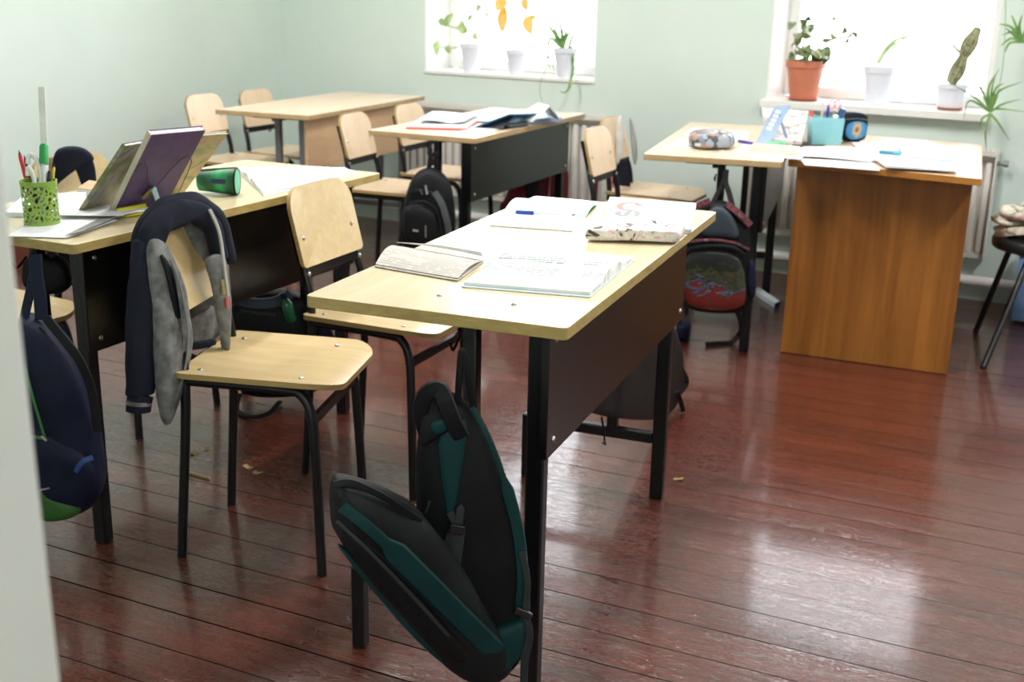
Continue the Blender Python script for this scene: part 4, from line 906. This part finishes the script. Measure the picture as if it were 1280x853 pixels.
# picture backpack on the pouch desk
pb = V((-1.36, 4.05, .4)); N = V((.318, -.948, 0))
t = thing('backpack', 'backpack with a red and orange picture front, hanging by the teacher desk', 'backpack', (-1.45, 4.15, .12), 0)
MB().pillow([K(*q) for q in ((853, 290), (862, 262), (884, 252), (905, 250), (922, 262), (938, 280), (943, 320), (944, 370), (934, 388), (905, 391), (870, 388), (853, 380))], N, .055, .05, 5).build('body', M_BLKF, t, world=True)
k = NT('racing picture'); fz = k.n('ShaderNodeSeparateXYZ'); k.l(k.tc.outputs['Object'], fz.inputs[0])
nn_ = k.noise(k.map((14, 14, 26)), 1.0, 4, .6, 1.4); hgt = k.math('ADD', k.math('MULTIPLY', fz.outputs[2], 4.0), k.math('MULTIPLY', k.math('SUBTRACT', nn_, .5), 1.0))
k.set(Base_Color=k.ramp(hgt, [(.10, S(84, 46, 22)), (.28, S(112, 56, 26)), (.36, S(92, 24, 20)), (.56, S(112, 28, 24)), (.62, S(56, 20, 20)), (.68, S(84, 98, 122)), (.75, S(24, 26, 30)), (.86, S(66, 66, 34)), (.95, S(20, 22, 22))]), Roughness=.4)
MB().pillow([K(x, y, .045) for x, y in ((854, 318), (880, 312), (915, 314), (930, 325), (934, 370), (928, 384), (900, 388), (870, 384), (855, 376))], N, .035, .01, 6).build('picture_pocket', k.m, t, world=True)
strap(t, [K(854, 314, .07), K(880, 308, .085), K(915, 309, .085), K(932, 320, .07)], .006, .006, M_BLKF, 'pocket_rim')
strap(t, [K(858, 303, .06), K(885, 300, .07), K(915, 303, .07), K(936, 312, .055)], .005, .005, spots('patterned trim', [(.4, S(26, 22, 26)), (.5, S(120, 40, 50)), (.62, S(20, 22, 28)), (.7, S(160, 120, 130))], 60), 'top_zip')
TR = MATS['patterned trim']
strap(t, [K(858, 270, .05), K(872, 258, .055), K(888, 251, .05)], .012, .006, TR, 'patterned_trim'); strap(t, [K(908, 255, .05), K(922, 266, .055), K(938, 282, .05)], .013, .006, TR, 'patterned_trim')
MB().pillow([K(x, y, .05) for x, y in ((872, 296), (884, 262), (900, 256), (916, 268), (928, 300), (900, 296))], N, .02, .01, 4).build('upper_panel', plain('blue grey mesh', S(44, 56, 66), .6), t, world=True)
MB().pillow([K(x, y, .03) for x, y in ((936, 320), (944, 326), (946, 366), (938, 376), (932, 350))], N, .03, .02, 4).build('side_pocket', M_BLUE, t, world=True)
strap(t, [K(890, 256, .02), K(898, 240, .0), K(904, 228, -.01), K(907, 212, -.02)], .009, .003, M_BLKF, 'strap'); strap(t, [K(916, 260, .02), K(911, 240, 0), K(907, 228, -.01), K(908, 212, -.02)], .010, .003, M_BLKF, 'strap')
g1 = V(onz(882, 431, .008)); g2 = V(onz(915, 428, .008))
strap(t, [K(920, 386, .02), K(925, 400, .0), V(onz(925, 415, .05)), g2, (g1+g2)/2, g1], .010, .003, M_BLKF, 'loose_strap', -FWD)
# small dark pouch on the floor left of it
P = [onz(843, 427), onz(861, 429), onz(864, 418), onz(846, 414)]; c = sum(P, V())/4
t = thing('shoe_bag', 'small dark blue bag on the floor beyond the nearest desk', 'bag', (c.x, c.y, 0), 0)
MB().pillow([q+V((0, 0, .03)) for q in P], (0, 0, 1), .04, .03, 4).build('body', M_BLUE, t, world=True)
strap(t, [P[0]+V((.01, .02, .06)), P[0]+V((.0, .05, .13)), P[3]+V((0, .03, .06))], .005, .002, M_BLKF, 'drawstring')
# black bag lying over the far lower bar of the nearest desk
N = V((1, .16, 0)).normalized(); pb = V((-1.15, 2.5, .3))
t = thing('school_bag', 'black bag under the nearest desk resting on its far crossbar', 'bag', (-1.15, 2.55, .185), 0)
MB().pillow([K(*q) for q in ((728, 514), (735, 490), (760, 450), (800, 415), (838, 400), (850, 440), (852, 480), (838, 515), (815, 526), (770, 524))], N, .022, .03, 5, .006, 9).build('body', M_BLKF, t, world=True)
strap(t, [K(840, 470, .0), K(850, 463, .01), K(857, 478, .01), K(848, 492, .01)], .012, .008, M_BLKF, 'clip_strap')
strap(t, [K(846, 490, .03), K(850, 500, .035), K(854, 514, .035)], .008, .003, M_BLKF, 'clip_strap')
strap(t, [K(752, 522, .03), K(755, 540, .035), K(756, 556, .04)], .0025, .0015, M_BLKF, 'cord')
MB().pillow([K(x, y, .04) for x, y in ((751, 553), (757, 551), (758, 559))], N, .003, .003, 2).build('cord_end', M_BLKP, t, world=True)
# wine red coat and bag under the middle desk
N = V((1, .08, 0)).normalized(); pb = V((-2.665, 4.95, .4))
t = thing('red_bag', 'wine red bag hanging under the far end of the middle desk', 'bag', (-2.6, 4.95, .2), 0)
MB().pillow([K(*q) for q in ((640, 250), (647, 225), (652, 205), (675, 195), (702, 190), (706, 215), (708, 250), (704, 300), (670, 305), (632, 300), (630, 258))], N, .035, .05, 4.5, .014, 9).build('body', M_RED, t, world=True)
strap(t, [K(664, 205, .05), K(664, 230, .056), K(665, 270, .056)], .04, .006, M_BLKF, 'dark_panel'); strap(t, [K(690, 205, .05), K(687, 230, .056), K(685, 270, .056)], .004, .004, plain('pink piping', S(190, 110, 120), .5), 'piping')
# ------------------------------------------------------------------ clothes
# grey and navy jacket on the nearest chair
f_ = V((cos(radians(20)), sin(radians(20)), 0)); N = V((.60, -.80, 0)).normalized(); pb = V(cA.location)+f_*(-.215)+V((0, 0, .7))
N = (f_*.75+V((.42, -.9, 0))*.35).normalized()
t = thing('jacket', 'grey fleece jacket with navy shoulders hung over the nearest chair back', 'jacket', (pb.x, pb.y, .35), 0)
cl = lambda px, py, d=0: K(px, py, d)
# hood and shoulders wrapped over the top of the backrest
arch = curve([cl(190, 350, .028), cl(187, 310, .03), cl(200, 279, .03), cl(226, 265, .025), cl(249, 267, .025), cl(266, 288, .03), cl(276, 326, .03)], 34)
MB().sweep(arch, [.036]*10+[.032]*8+[.026]*8+[.020]*9, [.020]*35, 18, 0, N, p=2.6).jit(.006, 22).build('shoulders', M_NAVY, t, world=True, sub=1)
arch2 = curve([cl(178, 330, -.01), cl(180, 290, -.005), cl(200, 264, 0), cl(226, 254, 0), cl(252, 256, 0), cl(272, 280, .0), cl(283, 330, .0)], 34)
MB().sweep(arch2, [.024]*35, [.026]*35, 16, 0, N).jit(.005, 20, 3).build('collar', M_NAVY, t, world=True, sub=1)
MB().pillow([cl(x, y, -.055) for x, y in ((182, 290), (215, 262), (240, 256), (262, 264), (276, 290), (284, 340), (282, 400), (262, 430), (225, 435), (195, 420), (178, 350))], N, .03, .04, 4, .012, 9).build('back_panel', M_GMAR, t, world=True)
# sleeve
sl = curve([cl(183, 300, .02), cl(181, 350, .04), cl(178, 400, .045), cl(177, 450, .045), cl(176, 496, .045)], 26)
MB().sweep(sl, [.034+.010*sin(pi*i/26) for i in range(27)], [.026]*27, 16, 0, N).jit(.006, 18, 5).build('sleeve', M_NAVY, t, world=True, sub=1)
for a, b, m, w in (((176, 494), (174, 502), M_NAVY, .030), ((174, 501), (173.5, 506), M_GMAR, .0305), ((173.5, 506), (173, 514), M_NAVY, .029)):
    MB().sweep([cl(*a, .045), cl((a[0]+b[0])/2, (a[1]+b[1])/2, .045), cl(*b, .045)], w, .026, 16, 0, N).build('cuff', m, t, world=True)
# near front panel
MB().pillow([cl(x, y, .058+.00012*(y-310)) for x, y in ((184, 304), (192, 296), (206, 302), (214, 320), (226, 350), (235, 395), (238, 432), (233, 470), (223, 500), (211, 530), (204, 534), (199, 505), (195, 460), (190, 400), (186, 355))], N, .026, .018, 3, .012, 16).build('front_panel', M_GMAR, t, world=True, sub=1)
MB().pillow([cl(x, y, .083) for x, y in ((198, 312), (213, 330), (221, 358), (227, 400), (227, 445), (221, 478), (218, 440), (216, 400), (210, 355))], N, .008, .008, 3, .004, 20).build('fold_shade', M_DGRY, t, world=True)  # dark strip modelled for the shade between panel and zip facing
MB().pillow([cl(x, y, .088) for x, y in ((213, 324), (225, 350), (235, 395), (238, 432), (232, 470), (221, 498), (214, 512), (222, 470), (229, 432), (227, 398), (219, 356))], N, .010, .008, 3, .004, 20).build('zip_facing', M_GMAR, t, world=True)
strap(t, [cl(213, 325, .097), cl(224, 352, .101), cl(233, 398, .103), cl(235, 432, .103), cl(229, 472, .102), cl(217, 505, .097)], .0022, .002, plain('grey zip tape', S(120, 122, 124), .5), 'zip_teeth', N)
# far front panel
fp = curve([cl(266, 318, .035), cl(274, 345, .045), cl(279, 380, .05), cl(281, 410, .05), cl(282, 438, .045)], 20)
MB().sweep(fp, [.026, .028, .030, .030, .029, .028, .027, .026, .025, .024, .023, .022, .020, .018, .017, .015, .013, .011, .009, .007, .004], [.014]*21, 14, 0, N, p=2.4).build('front_panel', M_GMAR, t, world=True, sub=1)
strap(t, [cl(262, 262, .05), cl(274, 290, .06), cl(280, 330, .062), cl(285, 370, .06)], .004, .003, plain('pale piping', S(176, 176, 172), .6), 'piping', N)
strap(t, [cl(278, 350, .064), cl(280, 368, .066)], .004, .003, plain('brass slider', S(196, 186, 120), .3, .6), 'zip_slider', N, 4)
strap(t, [cl(283, 372, .066), cl(284, 384, .066)], .004, .003, plain('red pull', S(196, 80, 84), .5), 'zip_pull', N, 4)
# hem seen below the backrest
MB().pillow([cl(x, y, -.02) for x, y in ((230, 385), (250, 374), (264, 380), (266, 425), (245, 432), (232, 430))], N, .02, .03, 4, .006, 20).build('hem_panel', M_GMAR, t, world=True)
strap(t, [cl(231, 434, .0), cl(248, 432, .002), cl(266, 428, 0)], .008, .012, M_NAVY, 'hem_rib', N); strap(t, [cl(231, 446, -.01), cl(248, 452, -.01), cl(258, 446, -.01)], .014, .014, M_DGRY, 'hem_fold', N)
# navy jacket on the chair behind the cup
t = thing('jacket', 'navy jacket thrown over the chair behind the green cup', 'jacket', (-2.95, 2.45, .42), 0)
N = V((.75, -.66, 0)).normalized(); pb = V((-2.91, 2.42, .7))
MB().pillow([K(*q) for q in ((66, 190), (80, 183), (98, 183), (110, 188), (119, 198), (114, 203), (100, 208), (84, 220), (70, 232), (64, 236))], N, .022, .03, 4, .006, 16).build('shoulder', M_NAVY, t, world=True)
MB().pillow([K(x, y, -.09) for x, y in ((62, 190), (95, 184), (118, 196), (122, 240), (110, 300), (98, 345), (66, 345), (60, 260))], N, .02, .03, 4, .01, 10).build('back_panel', M_NAVY, t, world=True)
# garment on the far chair by the middle desk
t = thing('cardigan', 'pale cardigan with navy lining hung over a far peach chair', 'cardigan', (-2.2, 4.85, .4), 0)
N = V((.6, -.8, 0)).normalized(); pb = V((-2.165, 4.80, .7))
PALE = fabric('pale knit', S(206, 206, 204), .8)
MB().pillow([K(*q) for q in ((772, 146), (777, 143), (780, 160), (778, 190), (773, 206), (769, 206), (770, 175))], N, .012, .015, 3).build('front_panel', PALE, t, world=True)
MB().pillow([K(x, y, -.01) for x, y in ((786, 145), (790, 150), (796, 175), (797, 198), (793, 210), (790, 190))], N, .012, .015, 3).build('front_panel', fabric('grey knit', S(150, 152, 150), .8), t, world=True)
MB().pillow([K(x, y, -.05) for x, y in ((765, 205), (778, 198), (787, 205), (789, 232), (780, 250), (762, 250))], N, .012, .02, 4).build('lining', M_NAVY, t, world=True)
strap(t, [K(764, 218, -.02), K(762, 228, -.02), K(766, 236, -.02)], .012, .006, plain('pink trim cloth', S(214, 130, 136), .6), 'pink_trim', N)
strap(t, [K(745, 222, .02), K(744, 236, .02), K(743, 252, .02)], .012, .01, M_RED, 'red_hem', N)
# rags on the padded chair
t = thing('rag_pile', 'crumpled cream rags on the padded chair at the right edge', 'rags', (-.36, 4.84, .45), 0)
M_RAG = [spots('cream rag', [(.35, S(120, 112, 96)), (.5, S(206, 198, 178)), (.7, S(226, 220, 206))], 26), spots('pink rag', [(.4, S(196, 150, 146)), (.6, S(150, 110, 104))], 24)]
for i in range(9):
    a = random.uniform(0, 6.28); c = V((-.42+.13*cos(a)*random.random(), 4.81+.11*sin(a)*random.random(), .462+.010*i)); r = random.uniform(.06, .10)
    MB().pillow([c+V((r*cos(q)*random.uniform(.7, 1.2), r*sin(q)*random.uniform(.6, 1.1), 0)) for q in [k*pi/5 for k in range(10)]], (random.uniform(-.3, .3), random.uniform(-.4, .1), 1), .02, .01, 3, .02, 18).build('rag', M_RAG[1 if i == 6 else 0], t, world=True)
strap(t, [V((-.55, 4.80, .44)), V((-.50, 4.74, .47)), V((-.42, 4.70, .49))], .016, .006, M_RAG[0], 'strip'); strap(t, [V((-.56, 4.84, .42)), V((-.51, 4.77, .455)), V((-.44, 4.72, .475))], .014, .006, M_BLKF, 'strip')
# blue box by the wall at the right edge
c = onz(1272, 386)
t = thing('storage_box', 'light blue storage box on the floor at the right edge', 'box', (c.x+.19, c.y-.16, 0), radians(-4))
MB().box((0, 0, .15), (.36, .26, .28)).box((0, 0, .305), (.38, .28, .03)).build('box', plain('light blue plastic', S(112, 142, 196), .5), t, bevel=.006)
# white ruler box on the floor by the teacher desk
t, fn = flat('eraser_box', 'narrow white box with blue edge on the floor left of the teacher desk', 'box', [(941, 368), (968, 386), (974, 383), (947, 365)], 0, None)
MB().sheet(lambda u, v: fn(u, v)+V((0, 0, .012)), 2, 2, .022).build('box', M_PAPERB, t); 
MB().sheet(lambda u, v: fn(.98+u*.03, v)+V((0, 0, .011)), 2, 2, .021).build('end_cap', plain('deep blue card', S(30, 60, 140), .5), t)
# litter on the floor
a, b = onz(232, 590, .004), onz(262, 598, .004); solo(MB().tube([a, (a+b)/2+V((0, 0, .001)), b], .0035, 6), 'wood_stick', 'thin pale stick on the floor behind the nearest chair leg', 'stick', plain('raw stick', S(170, 146, 96), .6), (a.x, a.y, 0))
for i, (x, y, lab) in enumerate(((242, 568, 'left one of two tiny paper scraps near the pale stick'), (260, 562, 'right one of two tiny paper scraps near the pale stick'), (310, 585, 'yellowish scrap between the legs of the nearest chair'), (322, 592, 'second scrap between the nearest chair legs, farther right'), (848, 600, 'yellowish scrap beside the far leg of the nearest desk'))):
    c = onz(x, y); r = .012
    solo(MB().sheet(lambda u, v: c+V(((u-.5)*r*2.2, (v-.5)*r*1.3, .003+.003*sin(4*u+i))), 4, 3, .0012), 'paper_scrap', lab, 'scrap', plain('yellowish scrap', S(150, 134, 84), .7), (c.x, c.y, 0), 'scraps on the floor')
# ------------------------------------------------------------------ window sill plants
def pot(name, label, x, y, z, r0, r1, h, mat, saucer=None, cat='potted plant', group=None):
    t = thing(name, label, cat, (x, y, z), 0, group)
    MB().lathe([(r0, 0), (r1*.97, h*.82), (r1*1.05, h*.83), (r1*1.07, h), (r1*.96, h), (r1*.9, h*.86), (0, h*.86)], 28, (0, 0, .006 if saucer else 0)).build('pot', mat, t)
    MB().lathe([(r1*.92, h*.84), (r1*.5, h*.885), (0, h*.89)], 20, (0, 0, .006 if saucer else 0)).build('soil', plain('potting soil', S(70, 54, 42), .9), t)
    if saucer: MB().lathe([(r0*.9, 0), (r0*1.3, .012), (r0*1.22, .012), (r0*.9, .005), (0, .005)], 24).build('saucer', saucer, t)
    return t
def leafmesh(mb, base, tip, wid, nrm, bend=.2, n=6):
    base, tip = V(base), V(tip); d = tip-base; nrm = V(nrm); sd = d.cross(nrm).normalized()*wid; up = sd.cross(d).normalized()*d.length*bend
    P = []
    for i in range(n+1):
        f = i/n; w = sin(pi*min(1, f*.93+.05))**.8; c = base+d*f+up*sin(pi*f)*.5
        for s in (-1, -.5, 0, .5, 1): P.append(c+sd*s*w+up.normalized()*abs(s)*wid*w*.25)
    b = len(mb.v); fs = []
    for i in range(n):
        for j in range(4): q = i*5+j; fs.append((q, q+1, q+6, q+5))
    mb.add(P, fs)
def blade(mb, pts, w):
    c = curve(pts, 14); n = len(c); mb.sweep(c, [w*(1-(i/(n-1))**3)*.98+.0004 for i in range(n)], [.0008]*n, 6, 0, (0, -1, .3))
LG1 = spots('pale green leaf', [(.35, S(150, 186, 112)), (.65, S(196, 214, 160))], 18, rough=.45)
LG2 = spots('spider plant leaf', [(.35, S(70, 116, 50)), (.65, S(122, 160, 84))], 20, rough=.45)
LY = spots('yellowing leaf', [(.3, S(222, 146, 66)), (.55, S(234, 190, 100)), (.75, S(238, 220, 160))], 9, rough=.5)
LV = spots('variegated leaf', [(.35, S(58, 86, 40)), (.5, S(120, 138, 92)), (.7, S(140, 132, 56))], 24, rough=.5)
for m in (LG1, LG2, LY, LV):
    bs = m.node_tree.nodes.get('Principled BSDF'); 
    if bs: bs.inputs['Transmission Weight'].default_value = 0; bs.inputs['Subsurface Weight'].default_value = .25; bs.inputs['Subsurface Radius'].default_value = (.01, .012, .006)
M_LIL = plain('lilac white plastic pot', S(222, 224, 236), .4, var=.03); M_TERR = plain('terracotta plastic pot', S(196, 118, 90), .5, var=.06); M_STEM = plain('green stem', S(120, 150, 80), .5)
yp = 5.61; zs1, zs2 = WIN[0][2], WIN[1][2]
def Yp(px, py, y=yp): return ony(px, py, y)
def plant(t, stems, leaves, lm, bl=(), wid=.004, one=None):
    for i, s in enumerate(stems): MB().tube(curve([Yp(*q) for q in s], 14), .003, 6).build('stem', M_STEM, t, world=True)
    for q in leaves:
        mb = MB(); leafmesh(mb, Yp(*q[0]), Yp(q[1][0], q[1][1], yp-(q[3] if len(q) > 3 else .02)), q[2], (.3, -1, .25)); mb.build('leaf', lm, t, world=True)
    for q in bl:
        mb = MB(); blade(mb, [Yp(*p) if len(p) == 2 else Yp(p[0], p[1], p[2]) for p in q], wid); mb.build('leaf', one or lm, t, world=True)
c = Yp(589, 84); GW = 'plants on the window sills'
t = pot('potted_plant', 'white potted plant with pale round leaves, left on the left sill', c.x, yp, zs1, .042, .060, .150, M_LIL, group=GW)
plant(t, [[(588, 52), (575, 38), (555, 30)], [(590, 52), (582, 34), (580, 28)], [(588, 54), (566, 60), (545, 58)], [(591, 52), (600, 30), (598, 14)]],
      [((552, 32), (553, 22), .022), ((556, 33), (566, 17), .020), ((584, 40), (571, 33), .028, .05), ((574, 28), (582, 34), .022), ((585, 26), (592, 18), .016), ((547, 50), (546, 70), .022, .05), ((560, 66), (562, 57), .022), ((595, 12), (603, 8), .022), ((606, 16), (612, 22), .012), ((591, 42), (597, 50), .02)], LG1)
c = Yp(645, 88)
t = pot('potted_plant', 'white potted plant with orange yellow leaves, middle of the left sill', c.x, yp, zs1, .036, .056, .128, M_LIL, group=GW)
plant(t, [[(641, 64), (640, 40), (637, 0), (636, -40)], [(644, 64), (648, 44), (658, 32)], [(640, 30), (628, 10), (625, -10)]],
      [((632, -2), (620, 14), .034, .06), ((630, 8), (628, 42), .030, .05), ((655, -4), (658, 14), .022), ((658, 20), (664, 44), .030, .05), ((660, 26), (671, 20), .018), ((636, -30), (650, -5), .03), ((634, -28), (618, -12), .03)], LY)
c = Yp(706, 92)
t = pot('spider_plant', 'spider plant in a pale pot with one long hanging leaf, right on the left sill', c.x, yp, zs1, .040, .062, .150, M_LIL, group=GW)
plant(t, [], [], LG2, [[(703, 60), (690, 38), (676, 16)], [(704, 60), (701, 35), (698, 12)], [(705, 58), (707, 42), (710, 28)], [(704, 58), (703, 40), (706, 36)], [(711, 60), (716, 45), (724, 38)], [(703, 60), (696, 42), (688, 28)], [(714, 58), (716, 80, 5.55), (714, 100, 5.47), (708, 115, 5.45), (699, 114, 5.45)], [(704, 60), (712, 40), (730, 22)], [(700, 58), (688, 48), (684, 70, 5.6), (688, 88, 5.5)]], .0085)
for x in ((684, 80), (688, 84), (692, 88)): pass
t2 = thing('hanging_runner', 'thin plantlet runner hanging below the left sill', 'plant', tuple(Yp(679, 100, 5.46)), 0)
MB().tube(curve([Yp(686, 70, 5.5), Yp(683, 84, 5.46), Yp(677, 98, 5.46), Yp(675, 115, 5.46), Yp(678, 128, 5.46)], 18), .0016, 6).build('runner', M_STEM, t2, world=True)
mb = MB(); blade(mb, [Yp(685, 70, 5.5), Yp(690, 78, 5.47), Yp(693, 90, 5.45)], .004); mb.build('leaf', LG2, t2, world=True)
c = Yp(1006, 112)
t = pot('geranium', 'bushy variegated geranium in a terracotta coloured pot', c.x, yp-.02, zs2, .062, .088, .178, M_TERR, M_TERR, group=GW)
rg = random.Random(5); LS = []
for i in range(30):
    x, y = rg.uniform(992, 1034), rg.uniform(24, 76); LS.append(((x, y), (x+rg.uniform(-10, 10), y+rg.uniform(-9, 12)), rg.uniform(.018, .03), rg.uniform(-.04, .12)))
for q in ((1044, 44), (1052, 40), (1060, 44), (1068, 46), (1056, 52), (1048, 50)): LS.append((q, (q[0]+rg.uniform(-8, 9), q[1]+rg.uniform(-7, 7)), .022, .04))
LS += [((1010, 26), (1012, 20), .016, .02), ((1042, 26), (1043, 20), .010, .02), ((1004, 62), (1010, 78), .022, .13), ((1024, 62), (1030, 74), .020, .12)]
plant(t, [[(1008, 70), (1010, 50), (1005, 30)], [(1010, 70), (1025, 55), (1046, 46)], [(1010, 70), (1035, 52), (1060, 46)], [(1012, 70), (1020, 50), (1018, 36)]], LS, LV)
c = Yp(1096, 122)
t = pot('potted_plant', 'white potted plant with one long arching leaf, middle of the right sill', c.x, yp, zs2, .046, .070, .172, M_LIL, group=GW)
plant(t, [], [], LV, [[(1096, 80), (1110, 58), (1130, 46), (1162, 46)], [(1098, 80), (1112, 60), (1145, 40)], [(1097, 79), (1108, 62), (1128, 50)]], .008, LG1)
c = Yp(1188, 129)
t = pot('cactus', 'leaning grey green cactus in a low white pot, right on the right sill', c.x, yp-.01, zs2, .052, .066, .105, M_LIL, M_TERR, cat='cactus', group=GW)
M_CAC = spots('cactus skin', [(.4, S(104, 108, 76)), (.55, S(166, 162, 128)), (.7, S(120, 124, 90))], 50, rough=.7)
cp_ = curve([Yp(1188, 104), Yp(1196, 90), Yp(1204, 72), Yp(1212, 55), Yp(1219, 42), Yp(1223, 34)], 30); n_ = len(cp_)
rad = [.022+.012*abs(sin(i/n_*pi*2.6)) if i < n_*.8 else .017*sqrt(max(.02, 1-((i-n_*.8)/(n_*.2))**2))+.004 for i in range(n_)]
mb = MB(); R0 = len(mb.v); mb.sweep(cp_, rad, None, 20)
for i in range(0, len(mb.v)):
    ring, kk = divmod(i, 20); mb.v[i] = cp_[ring]+(mb.v[i]-cp_[ring])*(1.0 if kk % 2 else .80)
mb.build('cactus_body', M_CAC, t, world=True)
mb = MB(); blade(mb, [Yp(1200, 66), Yp(1192, 56), Yp(1198, 48)], .006); mb.build('side_shoot', M_CAC, t, world=True)
# hanging spider plantlets right of the right window
def tuft(label, cx, cy, y, blades, w=.0045):
    t = thing('hanging_plantlet', label, 'plant', tuple(ony(cx, cy, y)), 0, 'hanging spider plantlets')
    for b in blades:
        mb = MB(); blade(mb, [ony(cx+p[0], cy+p[1], y-p[2]) if len(p) > 2 else ony(cx+p[0], cy+p[1], y) for p in b], w); mb.build('leaf', LG2, t, world=True)
    MB().tube(curve([ony(cx, cy, y), ony(cx+16, cy-60, y-.03), ony(cx+20, cy-190, y-.05), ony(cx+22, cy-330, y-.05)], 16), .0014, 6).build('runner', M_STEM, t, world=True)
tuft('green spider plantlet hanging over the right edge of the right sill', 1238, 140, 5.36,
     [[(0, 0), (-2, -30), (12, -55)], [(0, 0), (6, -28), (17, -36, .02)], [(0, 0), (-8, -22), (-14, -40, .03)], [(0, 0), (10, -25), (40, -38, .05)], [(0, 0), (16, -10), (38, -16)], [(0, 0), (10, -4), (44, 0, .04)], [(0, 0), (-12, -28), (-26, -48)], [(0, 0), (-22, -20), (-48, -34, .03)], [(0, 2), (-6, 22), (-5, 50)], [(0, 2), (10, 14), (24, 36)], [(0, 2), (-10, 8), (-14, 18)], [(0, 0), (-26, -14), (-34, 10, .05)], [(0, 0), (2, -30), (6, -44)], [(0, 0), (-4, -18), (-2, -36)], [(0, 0), (6, -14), (12, -30)]])
tuft('dark green spider plantlet at the upper right corner', 1278, 52, 5.34,
     [[(0, 0), (-14, -18), (-30, -22)], [(0, 0), (-8, -20), (-14, -34)], [(0, 0), (-14, -4), (-28, 6)], [(0, 0), (-10, -12), (-26, -8)], [(0, 0), (-4, -18), (0, -34)], [(0, 0), (-16, 2), (-22, 14)], [(0, 0), (6, -20), (14, -28)], [(0, 0), (-10, -8), (-22, -18)], [(0, 0), (10, 0), (30, -8)], [(0, 0), (-6, -10), (-10, -26)]], .006)
# ------------------------------------------------------------------ light and view
w = bpy.data.worlds.new('overcast daylight'); bpy.context.scene.world = w; w.use_nodes = True
nt = w.node_tree; bg = nt.nodes['Background']; bg.inputs[0].default_value = (.93, .97, 1, 1); bg.inputs[1].default_value = SKY
sc = bpy.context.scene
sc.view_settings.view_transform = 'Standard'; sc.view_settings.look = 'None'; sc.view_settings.gamma = 1; sc.view_settings.exposure = .38
sc.view_settings.use_curve_mapping = False
sc.cycles.max_bounces = 10; sc.cycles.diffuse_bounces = 6; sc.cycles.glossy_bounces = 4; sc.cycles.sample_clamp_indirect = 8
sc.cycles.use_denoising = True
